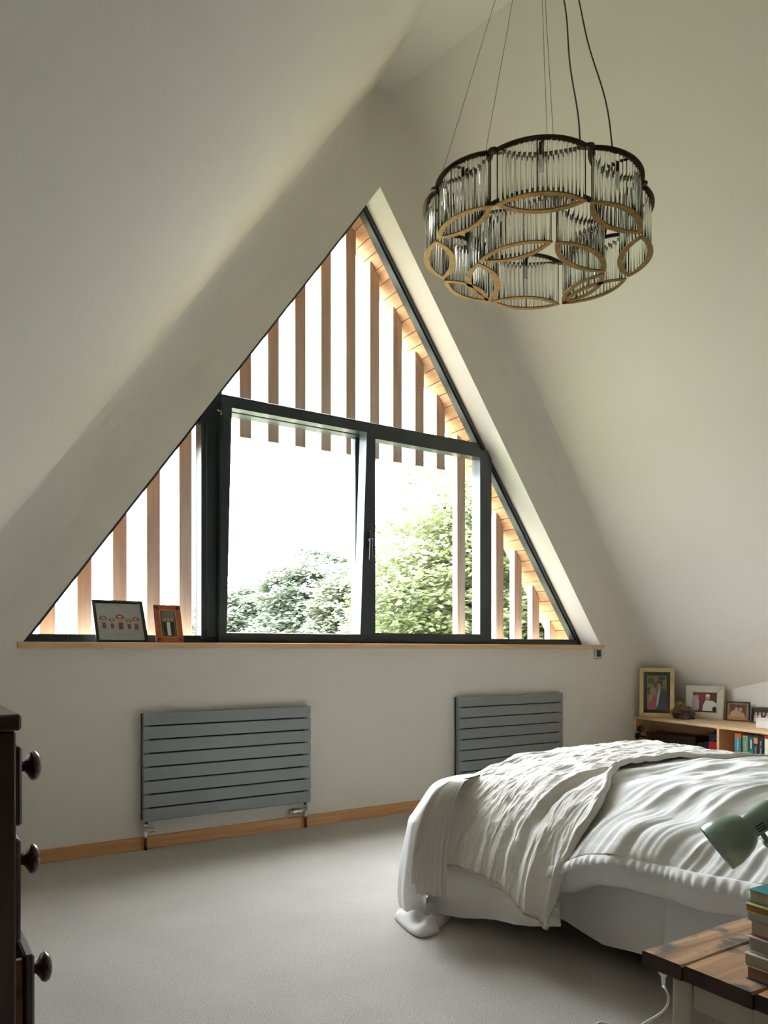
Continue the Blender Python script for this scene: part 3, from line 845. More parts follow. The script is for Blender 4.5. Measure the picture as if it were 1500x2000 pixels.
box('body', (0, .002, 0), (.104, .10, .066), BLACK, r, .006); box('flap', (.04, .0, .066), (.106, .10, .088), BLACK, r, .008)
box('clasp', (.028, -.003, -.0), (.033, .002, .018), CHROME, r, .001)
# black clip spotlight on the end panel
r = empty('clip_spotlight', (5.322, 4.27, .385)); tag(r, 'small black clip spotlight at the left end of the bookshelf', 'lamp')
box('clamp', (-.012, -.020, -.025), (.020, .0035, .020), BLACK, r, .004)
bm = bmesh.new(); add_tube(bm, [(-.002, -.016, .0), (-.02, -.05, .004), (-.045, -.078, .03), (-.052, -.085, .045)], .006, 8); bmesh.ops.recalc_face_normals(bm, faces=bm.faces); from_bm('lamp_arm', bm, BLACK, r)
bm = bmesh.new(); add_lathe(bm, [(-.030, 0), (-.030, .016), (-.02, .022), (.026, .030), (.027, .026), (-.01, .014), (-.01, 0)], (-.052, -.085, .066), (-.6, -.75, .1), 20); from_bm('lamp_head', bm, BLACK, r)
bm = bmesh.new(); add_tube(bm, [(-.02, -.05, .004), (-.01, -.10, -.004), (.0, -.135, .008)], .008, 8); bmesh.ops.recalc_face_normals(bm, faces=bm.faces); from_bm('clamp_lever', bm, BLACK, r)
tube('cord', [(*at_shelf(1274, .33), ZS-.026), (*at_shelf(1274.5, .32), .47), (*at_shelf(1277.5, .30), .41), (*at_shelf(1279, .28), .40)], .006, BLACK, SH, 6).parent = None
bpy.data.objects['cord'].name = 'cable'
tag(bpy.data.objects['cable'], 'dark cable hanging down inside the left bay of the bookshelf', 'cable')

# frames on the shelf top
GOLD = mat('gilded_wood', srgb(226, 200, 142), .42, .3, var=.25, vscale=14)
CRM = mat('cream_painted_wood', srgb(206, 202, 184), .6, var=.08, vscale=12)
BRN = mat('dark_walnut_frame', srgb(70, 42, 30), .5); TAN = flatm('tan_mount', (176, 140, 100), .8)
PEW = mat('pewter_frame', srgb(88, 86, 88), .4, .6)
G_ = [flatm('print_foliage', (150, 148, 92)), flatm('print_dark_green', (78, 84, 58)), flatm('print_suit', (78, 84, 100)), PWHITE, SKIN, flatm('print_hair', (46, 36, 32)), flatm('print_coral', (196, 108, 98)), flatm('print_blonde', (188, 160, 112)), flatm('print_lilac', (190, 176, 186)), PMAROON, flatm('print_sepia', (92, 62, 46)), flatm('print_sepia_light', (196, 160, 128))]
r, W, H = picture('picture_frame', 'large gold framed photograph of a couple, leaning in the corner by the gable wall', (5.318, 4.232, ZS), (5.470, 3.998, ZS), .415, math.radians(4), .034, GOLD, depth=.022, board=flatm('black_mount', (52, 52, 56), .7), glass=True)
x0, x1, z0, z1 = .062, W-.062, .062, H-.066
cx = (x0+x1)/2; w_ = x1-x0; h_ = z1-z0
def S(pts): return [(x0+u*w_, z0+v*h_) for u, v in pts]
def SE(u, v, ru, rv, n=14): return ell(x0+u*w_, z0+v*h_, ru*w_, rv*h_, n)
photo(r, G_, [(rectp(x0, x1, z0, z1), 0), (SE(.2, .85, .18, .1), 1), (SE(.75, .92, .2, .07), 1), (SE(.45, .72, .12, .08), 1), (SE(.1, .55, .1, .12), 1),
   (S([(.42, 0), (1, 0), (1, .5), (.92, .60), (.74, .64), (.56, .58), (.46, .4)]), 2), (S([(.46, .08), (.56, .1), (.70, .62), (.60, .60), (.5, .42)]), 3),
   (SE(.62, .70, .115, .10), 4), (S([(.50, .74), (.52, .83), (.66, .86), (.78, .80), (.80, .68), (.73, .66), (.70, .76), (.60, .79)]), 5),
   (S([(.02, 0), (.44, 0), (.46, .30), (.38, .40), (.16, .40), (.04, .26)]), 6), (SE(.34, .52, .11, .10), 4), (S([(.16, .40), (.14, .56), (.24, .66), (.42, .64), (.36, .56), (.27, .52), (.26, .38)]), 7), (S([(.06, .26), (.16, .42), (.26, .4), (.22, .26)]), 8)])
r, W, H = picture('picture_frame', 'wide cream framed photograph of a man in white, second frame on the shelf', (5.530, 3.938, ZS), (5.620, 3.649, ZS), .272, math.radians(5), .056, CRM, depth=.024)
x0, x1, z0, z1 = .058, W-.058, .066, H-.058; w_ = x1-x0; h_ = z1-z0
photo(r, G_, [(rectp(x0, x1, z0, z1), 9), (rectp(x0+.6*w_, x1, z0+.5*h_, z1), 10), (rectp(x0, x0+.22*w_, z0, z0+.85*h_), 8), (SE(.17, .78, .07, .1), 4), (S([(.40, 0), (.96, 0), (1, .42), (.82, .58), (.52, .58), (.42, .3)]), 3), (SE(.62, .74, .10, .16), 4), (SE(.62, .86, .09, .07), 3), (S([(.08, .1), (.26, .1), (.26, .6), (.1, .62)]), 8), (SE(.9, .12, .08, .14), 5)])
r, W, H = picture('picture_frame', 'small brown framed sepia photograph, third frame on the shelf', (5.600, 3.622, ZS), (5.645, 3.447, ZS), .156, math.radians(8), .010, BRN, depth=.016, board=TAN)
x0, x1, z0, z1 = .026, W-.026, .034, H-.022; w_ = x1-x0; h_ = z1-z0
photo(r, G_, [(rectp(x0, x1, z0, z1), 10), (S([(0, 0), (.95, 0), (.88, .3), (.6, .45), (.3, .55), (.1, .4)]), 11), (SE(.42, .62, .10, .18), 11), (SE(.66, .6, .10, .17), 11), (S([(.34, .78), (.5, .9), (.72, .82), (.6, .74)]), 5)])
r, W, H = picture('picture_frame', 'small pewter framed group photograph, nearest frame on the shelf', (5.575, 3.395, ZS), (5.605, 3.218, ZS), .128, math.radians(8), .010, PEW, depth=.016, board=flatm('print_board', (46, 52, 56)))
x0, x1, z0, z1 = .012, W-.012, .012, H-.012; w_ = x1-x0; h_ = z1-z0
photo(r, G_, [(rectp(x0, x1, z0, z1), 5)] + [q for u, c in ((.16, 8), (.34, 3), (.52, 5), (.70, 3), (.86, 8)) for q in ((S([(u-.09, 0), (u+.09, 0), (u+.07, .5), (u-.07, .5)]), c), (SE(u, .60, .055, .13), 4))])
box_w = empty('white_box', (5.26, 3.16, ZS), -math.pi/2); tag(box_w, 'small white box on the front edge of the shelf top', 'box')
box('body', (0, 0, 0), (.14, .09, .058), WHITEP, box_w, .003); box('lid', (-.002, -.002, .058), (.142, .092, .070), WHITEP, box_w, .003)

# mineral cluster
r = empty('mineral_cluster', (5.435, 3.89, ZS)); tag(r, 'rough brown mineral cluster with a gilt flower, between the gold and cream frames', 'ornament')
bm = bmesh.new(); bmesh.ops.create_icosphere(bm, subdivisions=4, radius=1)
for v in bm.verts:
    d = v.co.normalized(); k = 1 + .22*math.sin(7*d.x+2*d.z)*math.sin(6*d.y+1) + .12*math.sin(17*d.x+3)*math.sin(15*d.z+13*d.y)
    v.co = Vector((d.x*.062*k, d.y*.085*k, max(.0005, d.z*.075*k+.03)))
from_bm('rock', bm, mat('brown_mineral', srgb(104, 66, 50), .35, col2=srgb(70, 60, 48), vscale=22, bump=.8, bscale=50), r, False)
bm = bmesh.new()
rr = np.random.default_rng(4)
for k in range(26):
    d = Vector((rr.normal(), rr.normal(), abs(rr.normal())+.5)).normalized(); add_tube(bm, [Vector((-.015, .01, .105)), Vector((-.015, .01, .105))+d*.036], [.0045, .0012], 5)
o = from_bm('gilt_flower', bm, mat('gilt', srgb(186, 152, 84), .4, .6), r); o['kind'] = 'stuff'
bm = bmesh.new(); bmesh.ops.create_icosphere(bm, subdivisions=3, radius=.024)
for v in bm.verts: v.co = v.co*(1+.25*math.sin(300*v.co.x)*math.sin(260*v.co.z)) + Vector((-.005, .082, .05))
from_bm('green_crystal', bm, mat('olive_mineral', srgb(112, 104, 62), .4), r)

# ------------------------------------------------------------------ chest of drawers at the left edge
MAHO = wood('dark_mahogany', srgb(74, 40, 30), srgb(40, 20, 16), 2.5, 2, .35, 10, coat=.25)
MAHO_T = wood('dark_mahogany_top', srgb(84, 50, 36), srgb(50, 28, 20), 2.5, 1, .3, 10, coat=.3)
KNOBW = mat('turned_knob_wood', srgb(58, 38, 30), .25, coat=.5, var=.3, vscale=12)
OAKD = wood('drawer_side_pine', srgb(150, 92, 52), srgb(112, 62, 36), 3, 0, .55, 12)
CH = empty('chest_of_drawers', (-.04, 1.43, 0)); tag(CH, 'dark mahogany chest of drawers with turned knobs, drawers slightly open', 'chest')
X1 = .165 + .04                                        # front plane in local x
CHW, CHD = 1.02, .42
def cpart(name, lo, hi, m, bev=.003, parent=CH): return box(name, lo, hi, m, parent, bev)
cpart('side_panel', (X1-CHD, 0, .08), (X1+.010, .022, .974), MAHO)
cpart('side_panel', (X1-CHD, CHW-.022, .08), (X1+.010, CHW, .974), MAHO)
cpart('top', (X1-CHD-.01, -.012, .976), (X1+.017, CHW+.012, 1.004), MAHO_T, .004)
cpart('back_board', (X1-CHD, .022, .09), (X1-CHD+.012, CHW-.022, .974), MAHO)
for z in (.976-.02, .795, .590, .36, .10): cpart('rail', (X1-.05, .022, z-.008), (X1-.006, CHW-.022, z+.010), MAHO)
cpart('plinth', (X1-CHD, .0, 0), (X1+.004, CHW, .078), MAHO)
for z0, z1, op in ((.806, .944, .006), (.603, .783, .004), (.376, .577, .026), (.115, .345, .004)):
    dr = box('drawer', (X1+op, .026, z0), (X1+op+.017, CHW-.026, z1), MAHO, CH, .004)
    bm = bmesh.new()
    add_box(bm, (X1-.30+op, .034, z0+.012), (X1+op-.001, .046, z1-.008), .001); dr2 = from_bm('drawer_side', bm, OAKD, dr); dr2['label'] = 'orange-brown drawer side'
    box('drawer_base', (X1-.30+op, .047, z0+.012), (X1+op-.001, CHW-.05, z0+.02), OAKD, dr)
    zk = (z0+z1)/2 + .012
    for y in (.19, CHW-.19):
        bm = bmesh.new(); add_lathe(bm, [(0, .016), (.003, .016), (.006, .0105), (.026, .010), (.031, .017), (.036, .026), (.042, .0295), (.049, .026), (.054, .016), (.056, 0)], (X1+op+.016, y, zk), (1, 0, 0), 24)
        bmesh.ops.recalc_face_normals(bm, faces=bm.faces)
        from_bm('knob', bm, KNOBW, dr)

# ------------------------------------------------------------------ chandelier
CZ, CT = 2.95, 3.166
V = dict(P1=(2.070, 2.374), P2=(2.380, 2.140), P4=(2.768, 2.185), P6=(3.034, 2.480), P8=(2.968, 2.863), P7=(2.628, 3.048), P5=(2.282, 2.990), P3=(2.029, 2.715), Q1=(2.484, 2.436), Q2=(2.901, 2.506), Q3=(2.311, 2.766))
MODS = [('P1', 'P2'), ('P2', 'P4'), ('P4', 'P6'), ('P6', 'P8'), ('P8', 'P7'), ('P7', 'P5'), ('P5', 'P3'), ('P3', 'P1'), ('Q1', 'Q2'), ('Q3', 'Q1'), ('Q2', 'P8'), ('P7', 'Q3')]
CHC = Vector((2.56, 2.62, CT))
CHN = empty('chandelier', CHC); tag(CHN, 'brass and glass-rod chandelier of leaf-shaped tiers hanging over the bed', 'chandelier')
def tube_glass(name, ior, refl):
    # thin-walled tube: a weak lens with an angle-dependent mirror on its skin
    m = bpy.data.materials.new(name); m.use_nodes = True
    n, l = m.node_tree.nodes, m.node_tree.links; n.clear()
    out = n.new('ShaderNodeOutputMaterial'); mix = n.new('ShaderNodeMixShader')
    rf = n.new('ShaderNodeBsdfRefraction'); rf.inputs['IOR'].default_value = ior; rf.inputs['Roughness'].default_value = 0; rf.inputs[0].default_value = (.985, .99, .98, 1)
    gl = n.new('ShaderNodeBsdfGlossy'); gl.inputs['Roughness'].default_value = .05
    lw = n.new('ShaderNodeLayerWeight'); lw.inputs[0].default_value = refl
    l.new(lw.outputs['Fresnel'], mix.inputs[0]); l.new(rf.outputs[0], mix.inputs[1]); l.new(gl.outputs[0], mix.inputs[2]); l.new(mix.outputs[0], out.inputs[0])
    return m
ROD = tube_glass('clear_glass_tube', 1.065, .15)
ROD_ME = None
def lens(a, b, sag, inset, n=17):
    """the two arcs of a leaf shape from a to b, tips pulled in by inset"""
    a, b = Vector(a), Vector(b); t = (b-a).normalized(); a = a + t*inset; b = b - t*inset; c = (b-a).length
    nrm = Vector((-t.y, t.x)); s = sag*c; R_ = (c*c/4+s*s)/(2*s); h = math.asin(min(1, c/2/R_))
    A = []; B = []
    for k in range(n):
        th = -h + 2*h*k/(n-1); x = R_*math.sin(th); y = R_*math.cos(th)-(R_-s)
        A.append(a + t*(c/2+x) + nrm*y); B.append(a + t*(c/2+x) - nrm*y)
    return A, B
def lens_ring(name, a, b, z, h, w, m, parent, ins=.008):
    A, B = lens(a, b, .205, ins); A2, B2 = lens(a, b, .205-.045, ins+w*1.9)
    o = [Vector((p.x, p.y, z)) for p in A + B[-2:0:-1]]; i = [Vector((p.x, p.y, z)) for p in A2 + B2[-2:0:-1]]
    bm = bmesh.new(); ring_prism(bm, o, i, (0, 0, h)); bmesh.ops.recalc_face_normals(bm, faces=bm.faces)
    ob = from_bm(name, bm, m); place_under(ob, parent) if parent is CHN else None
    return ob
rodbm = bmesh.new(); add_lathe(rodbm, [(0, 0), (0, .0070), (.001, .0078), (CT-CZ-.006, .0078), (CT-CZ-.006, 0)], (0, 0, 0), (0, 0, 1), 14)
bmesh.ops.remove_doubles(rodbm, verts=rodbm.verts, dist=1e-6)
bmesh.ops.recalc_face_normals(rodbm, faces=rodbm.faces)
ROD_ME = bpy.data.meshes.new('glass_rod'); rodbm.to_mesh(ROD_ME); rodbm.free(); ROD_ME.materials.append(ROD)
rest_bm = bmesh.new()
for mi, (ka, kb) in enumerate(MODS):
    a, b = Vector(V[ka]), Vector(V[kb])
    lo = lens_ring('leaf_ring', a, b, CZ-.006, .005, .0155, BRASS, CHN)
    hi = lens_ring('top_plate', a, b, CT, .005, .020, BRONZE, CHN, -.006)
    A, B = lens(a, b, .205-.022, .030, 18)
    pts = A + B[1:-1]
    for k, p in enumerate(pts):
        if mi < 8:
            o = bpy.data.objects.new('glass_rod', ROD_ME); link(o)
            o.parent = CHN; o.location = Vector((p.x, p.y, CZ+.002)) - CHC
        else:
            n0 = len(rest_bm.verts); rest_bm.from_mesh(ROD_ME); rest_bm.verts.ensure_lookup_table()
            for v in rest_bm.verts[n0:]: v.co += Vector((p.x, p.y, CZ+.002)) - CHC
    # tie rods: tips and the middle of both arcs
    A, B = lens(a, b, .205-.022, .016, 5)
    for p in (A[0], A[-1], A[2].lerp(A[3], .25), B[2].lerp(B[1], .25)):
        o = tube('tie_rod', [(p.x, p.y, CZ-.004), (p.x, p.y, CT+.004)], .0026, BRONZE, None, 6); place_under(o, CHN)
    if mi < 8:
        mid = (a+b)/2
        bm = bmesh.new(); add_lathe(bm, [(0, 0), (0, .014), (.03, .014), (.032, .010), (.034, 0)], (mid.x, mid.y, CT), (0, 0, -1), 12); bmesh.ops.recalc_face_normals(bm, faces=bm.faces)
        s = from_bm('lamp_holder', bm, BRONZE); place_under(s, CHN)
        bm = bmesh.new(); add_lathe(bm, [(.034, .006), (.045, .009), (.07, .013), (.09, .011), (.10, .005), (.103, 0)], (mid.x, mid.y, CT), (0, 0, -1), 12); bmesh.ops.recalc_face_normals(bm, faces=bm.faces)
        s2 = from_bm('bulb', bm, mat('frosted_bulb', (.8, .8, .77, 1), .3) if mi == 0 else bpy.data.materials['frosted_bulb']); place_under(s2, CHN)
        # arm from lamp holder to both sides of the top plate
        n2 = Vector((-(b-a).y, (b-a).x)).normalized()*.072
        o = box('cross_bar', (0, 0, 0), (1, 1, 1), BRONZE)
        o.data.clear_geometry(); bm = bmesh.new(); t2 = (b-a).normalized()*.008
        q = [mid+n2-t2, mid+n2+t2, mid-n2+t2, mid-n2-t2]; add_prism(bm, [(p.x, p.y, CT) for p in q], (0, 0, .004)); bmesh.ops.recalc_face_normals(bm, faces=bm.faces); bm.to_mesh(o.data); bm.free()
        place_under(o, CHN)
o = from_bm('glass_rods', rest_bm, ROD); o.parent = CHN; o['kind'] = 'stuff'
for f in o.data.polygons: f.use_smooth = True
# canopy, suspension wires, flex
WIRES = [(1.998, 2.636), (2.047, 2.395), (2.348, 2.339), (2.229, 2.192)]
FLEXES = [(2.318, 2.141), (2.49, 2.105)]
for k, p in V.items():
    bm = bmesh.new(); add_lathe(bm, [(0, 0), (0, .022), (.006, .022), (.006, 0)], (p[0], p[1], CT-.001), (0, 0, 1), 16); bmesh.ops.recalc_face_normals(bm, faces=bm.faces)
    place_under(from_bm('joint_plate', bm, BRONZE), CHN)
can = Vector((2.635, 2.70, ZR))
bm = bmesh.new(); add_lathe(bm, [(0, 0), (0, .075), (.028, .075), (.034, .068), (.034, 0)], can, (0, 0, -1), 28); bmesh.ops.recalc_face_normals(bm, faces=bm.faces)
place_under(from_bm('canopy', bm, BRONZE), CHN)
for p in WIRES:
    e = Vector((p[0], p[1], CT+.004)); s = can + Vector(((p[0]-2.56)*.05, (p[1]-2.62)*.05, -.03))
    place_under(tube('wire', [s, e], .0011, BRONZE, None, 5), CHN)
def flex(p, wob, ph):
    e = Vector((p[0], p[1], CT+.002)); s = can + Vector((.0, -.0, -.03)); pts = []
    for k in range(33):
        t = k/32; q = s.lerp(e, t); d = Vector((CYW, -SY, 0))*(wob*math.sin(t*15+ph)*(.3+.7*t) + .03*math.sin(math.pi*t)); pts.append(q+d)
    pts.append(e + Vector((0, 0, -.01)))
    place_under(tube('flex_cord', pts, .0036, BLACK, None, 6), CHN)
flex(FLEXES[0], .008, 0); flex(FLEXES[1], .010, 1.5)

# ------------------------------------------------------------------ bed
LINEN = cloth('white_cotton', (.82, .813, .80, 1), 260, .15, .10, 16, (.5, 2, 1))
GAUZE = cloth('cream_cotton_gauze', (.755, .73, .68, 1), 300, .35, .6, 48, (.5, 1.6, .5))
GAUZE2 = cloth('pale_cotton_gauze', (.80, .785, .76, 1), 260, .25, .35, 30, (.6, .6, 4))
SHEETM = cloth('white_percale', (.78, .775, .765, 1), 300, .1, .06, 10)
BED = empty('bed', (2.85, 1.65, 0)); tag(BED, 'double bed dressed in white, its foot towards the gable wall', 'bed')
BX0, BX1, BY0, BY1 = 2.16, 3.50, .72, 2.55
def bp(o): place_under(o, BED); return o
bp(box('bed_base', (BX0+.02, BY0, .12), (BX1-.02, BY1, .34), mat('grey_upholstery', srgb(120, 116, 110), .9), None, .01))
bp(box('mattress', (BX0, BY0, .342), (BX1, BY1, .50), SHEETM, None, .03))
for x in (BX0+.1, BX1-.1):
    for y in (BY0+.1, BY1-.1): bp(box('leg', (x-.025, y-.025, 0), (x+.025, y+.025, .12), BLACK, None, .003))
def valance():
    ys = np.linspace(BY0, BY1-.02, 300); t = np.linspace(0, 1, 26)
    Y, T = np.meshgrid(ys, t, indexing='ij')
    hem = np.interp(Y, [.7, 1.3, 1.6, 1.85, 2.05, 2.3, 2.6], [.11, .115, .10, .062, .10, .06, .05])
    Z = .36 + (hem-.36)*T
    amp = .004+.018*T
    X = 2.135 - .018*T + amp*(fnoise(Y*5, T*.8, 2)-.5)*2 + .010*T*np.sin(Y*11) - .012*sstep(1.585, 1.592, Y)*T**.5 + .014*T*(ridged(Y*7-T*.6, T*.9, 2)-.5)*sstep(1.6, 1.9, Y)
    return np.stack([X, Y, Z], 2)
o = bp(grid_mesh('valance', valance(), SHEETM)); o['label'] = 'white valance sheet hanging round the bed base'
def valance_foot():
    xs = np.linspace(2.13, BX1, 60); t = np.linspace(0, 1, 16); X, T = np.meshgrid(xs, t, indexing='ij')
    return np.stack([X, 2.56+.01*T+.01*T*np.sin(X*14), .36+(.06-.36)*T], 2)
bp(grid_mesh('valance', valance_foot(), SHEETM))

# duvet: upper shell, ruffled edge, soft under-bulge, and the corner that slides to the floor
DUV = empty('duvet', (2.75, 1.6, .5)); tag(DUV, 'puffy white duvet with an open flanged edge, spread over the bed', 'duvet')
def hem_z(y): return np.interp(y, [.6, 1.15, 1.45, 1.65, 1.78, 1.9, 2.1, 2.7], [.50, .475, .452, .440, .415, .355, .29, .25])
def hem_x(y): return 1.975 + .012*np.sin(y*9) + .008*np.sin(y*21+1)
def duvet_top(n_y=300, n_t=170):
    ys = np.linspace(.66, 2.58, n_y); ts = np.linspace(0, 1, n_t); rows = []
    for y in ys:
        hz = float(hem_z(y)); hx = float(hem_x(y)); puff = .02*math.sin(y*2.3+.6)
        ctrl = [(3.60, .36), (3.585, .50), (3.47, .60), (3.22, .632+puff), (2.92, .645+puff), (2.62, .640+puff), (2.36, .612), (2.17, .563), (2.05, hz+.085), (1.995, hz+.03), (hx, hz)]
        p = catmull(ctrl, ts); end = .06*sstep(2.45, 2.58, y) + .034*sstep(2.1, 2.3, y)
        rows.append(np.stack([p[:, 0], np.full(n_t, y), p[:, 1]-end], 1))
    G = np.array(rows); X, Y = G[..., 0], G[..., 1]
    d = np.clip((X-1.97)/1.2, 0, 1)
    a_ = np.clip((X-1.97)/.16, 0, 1); yy = Y + .09*a_ - .16*d + .05*fnoise(X*2.2, Y*1.6, 2)*d*2                        # folds fan away from the hem
    f = (ridged(yy*7, X*1.3, 2)-.5)*.036*(1-.3*d) + (ridged(yy*16+3, X*2.1+yy, 2)-.5)*.020*(1-.4*d) + (ridged(yy*34+9, X*5, 2)-.5)*.008
    f += (fnoise(X*3.2, Y*3.2, 2)-.5)*.03
    f += .003*np.sin(yy*75+3*fnoise(yy*4, X*2, 2))*np.exp(-((X-2.0)/.09)**2)
    f *= sstep(0, .06, np.linspace(0, 1, n_t))[None, :]
    f *= np.where(np.linspace(0, 1, n_t)[None, :] > .985, .4, 1)
    return G, -f
G, f = duvet_top()
du = np.gradient(G, axis=0); dv = np.gradient(G, axis=1); N = np.cross(du, dv); sgn = np.sign(N[150, 80, 2])
o = grid_mesh('upper_shell', G, LINEN, None, True, -f*sgn); place_under(o, DUV)
EDGE = np.array([tuple(v.co) for v in o.data.vertices]).reshape(300, 170, 3)[:, -1]
def flange():
    rows = []
    for k, (x, y, z) in enumerate(EDGE):
        ru = .0030*math.sin(y*210+3*math.sin(y*17)); w = .030+.004*math.sin(y*7)
        rows.append([(x+.006, y, z+.006), (x-.012+ru*.3, y, z+.004), (x-.021+ru*.8, y, z-w*.45), (x-.026+ru*1.3, y, z-w), (x-.022+ru*1.3, y, z-w-.001), (x-.012+ru*.4, y, z-w*.4)])
    return rows
o = grid_mesh('flange', flange(), LINEN); place_under(o, DUV); o['label'] = 'gathered flat edge of the duvet cover'
def under():
    rows = []
    for x, y, z in EDGE:
        b = .022*fnoise(np.array([y*4.]), np.array([3.]), 2)[0]; b2 = .02*math.sin(y*5+.5)
        c = [(x+.010, z-.004), (x+.012-b, z-.045), (x+.035, z-.092-b2*.5-b), (x+.10, z-.105-b2*.4), (x+.17, z-.06), (x+.20, z-.02)]
        p = catmull(c, np.linspace(0, 1, 18)); rows.append(np.stack([p[:, 0], np.full(18, y), p[:, 1]], 1))
    return rows
o = grid_mesh('under_shell', under(), LINEN); place_under(o, DUV)
def corner():
    prof = [(0, .575), (.08, .572), (.15, .558), (.20, .535), (.25, .468), (.284, .420), (.300, .396), (.308, .352), (.323, .27), (.338, .16), (.338, .07), (.325, .012)]
    t = np.linspace(0, 1, 60); p = catmull(prof, t); rows = []
    for a in np.linspace(math.radians(188), math.radians(40), 90):
        fold = 1 + (.045*math.sin(a*5.2+.5)+.02*math.sin(a*13))*t**1.5
        edge = 1-.10*float(sstep(math.radians(168), math.radians(184), a))
        rho = p[:, 0]*fold*edge
        rows.append(np.stack([2.1+rho*math.cos(a), 2.52+rho*math.sin(a)*.85, p[:, 1]], 1))
    G = np.array(rows); d = (fnoise(G[..., 1]*5+G[..., 0]*3, G[..., 2]*3, 2)-.5)*.018
    return grid_mesh('fallen_corner', G, LINEN, None, True, d)
o = corner(); place_under(o, DUV); o['label'] = 'plain corner of the duvet cover sliding to the carpet'
def puddle():
    out = [(1.735, 2.60), (1.715, 2.52), (1.700, 2.44), (1.705, 2.385), (1.745, 2.372), (1.800, 2.385), (1.815, 2.415), (1.885, 2.455), (1.95, 2.50), (1.96, 2.56), (1.90, 2.64), (1.80, 2.66)]
    c = np.array([1.80, 2.50]); n = 72; rows = []
    ol = catmull(out+[out[0]], np.linspace(0, 1, n))
    for k in range(n):
        row = []
        for r_, z in ((1, .004), (1.01, .010), (.985, .019), (.92, .026), (.8, .036), (.65, .046), (.5, .045), (.35, .040), (.2, .040), (.02, .042)):
            q = c+(ol[k]-c)*r_; z2 = z + (.016*math.sin(q[0]*46+q[1]*31)+.010*math.sin(q[1]*70-q[0]*20))*(1-r_)*1.6
            row.append((q[0], q[1], z2))
        rows.append(row)
    return grid_mesh('trailing_hem', rows, LINEN)
o = puddle(); place_under(o, DUV)

# crinkled throw across the foot of the bed
THR = empty('throw', (2.7, 2.3, .6)); tag(THR, 'crinkled cream cotton throw lying across the foot of the bed and down its side', 'blanket')
def throw_grid(n_s=340, n_t=460):
    ts = np.linspace(0, 1, n_t)
    top = [(3.56, .50), (3.46, .600), (3.20, .634), (2.92, .648), (2.64, .646), (2.40, .631), (2.22, .597), (2.10, .545), (2.015, .455), (1.965, .35), (1.938, .25), (1.925, .185)]
    near = [2.02, 1.98, 2.02, 2.10, 2.10, 2.02, 1.90, 1.835, 1.845, 1.87, 1.885, 1.90]
    fary = [2.72, 2.73, 2.74, 2.74, 2.74, 2.73, 2.71, 2.68, 2.64, 2.60, 2.57, 2.555]
    C = catmull([(a, b, n_, f_) for (a, b), n_, f_ in zip(top, near, fary)], ts)
    s = np.linspace(0, 1, n_s)
    S_, T = np.meshgrid(s, ts, indexing='ij')
    Y = C[None, :, 2] + (C[None, :, 3]-C[None, :, 2])*S_
    X = np.repeat(C[None, :, 0], n_s, 0).copy(); Z = np.repeat(C[None, :, 1], n_s, 0).copy()
    hang = sstep(.70, .92, T)
    Z += .010*(1-hang)*np.sin(Y*4.2+X*2.4+.7)
    Z -= (.10*sstep(2.56, 2.74, Y)**1.3)*(1-hang)           # rounds over the foot
    X += hang*(-.062*sstep(2.1, 2.55, Y))                   # flares outwards to the far corner
    hemdrop = np.interp(Y, [1.88, 1.95, 2.02, 2.12, 2.3, 2.56], [-.05, -.03, .0, .045, .07, .055])
    Z += sstep(.8, 1, T)*hemdrop
    arc = np.cumsum(np.r_[0, np.hypot(np.diff(C[:, 0]), np.diff(C[:, 1]))])[None, :].repeat(n_s, 0)
    yy = Y + .05*np.sin(arc*4) + .25*(T-.8)*hang*(Y-2.2)
    f = hang*((ridged(yy*8, arc*.8+yy, 2)-.5)*.085 + (ridged(yy*21+5, arc*1.6, 2)-.5)*.040 + (ridged(yy*50+5, arc*5, 2)-.5)*.008 + .03*np.exp(-((yy-2.03)/.03)**2) - .02*np.exp(-((yy-1.97)/.03)**2))
    wx = arc + .08*fnoise(Y*4, arc*4, 2)
    yw = Y + .03*fnoise(Y*7, arc*6, 2)
    f += (1-.55*hang)*((ridged(yw*15, arc*7, 2)-.5)*.015 + (fnoise(arc*6, Y*5, 2)-.5)*.024)
    f += (1-.35*hang)*((ridged(yw*38, wx*13, 2)-.5)*.0075 + (ridged(yw*80+3, wx*26, 2)-.5)*.0028)
    crease = np.exp(-((yw-2.08-.10*(arc-1.35))/.016)**2)*np.exp(-((arc-1.45)/.32)**2); f += .016*crease - .012*np.exp(-((yw-2.045-.10*(arc-1.35))/.02)**2)*np.exp(-((arc-1.45)/.32)**2)
    f += .012*np.exp(-((S_-.018)/.02)**2) - .016*sstep(.012, 0, S_)
    return np.stack([X, Y, Z], 2), f
G, f = throw_grid()
N = np.cross(np.gradient(G, axis=0), np.gradient(G, axis=1)); sgn = np.sign(N[170, 140, 2])
o = grid_mesh('upper_layer', G, GAUZE, None, True, (f+.004)*sgn); place_under(o, THR)
hemline = np.array([tuple(v.co) for v in o.data.vertices]).reshape(340, 460, 3)[:, -2]
tb_ = tube('hem', [(p[0]-.002, p[1], p[2]) for p in hemline[::3]], .0042, mat('hem_stitching', srgb(196, 184, 166), .9, bump=.8, bscale=160), None, 6); place_under(tb_, THR)
so = o.modifiers.new('thickness', 'SOLIDIFY'); so.thickness = .004; so.offset = -1 if sgn > 0 else 1
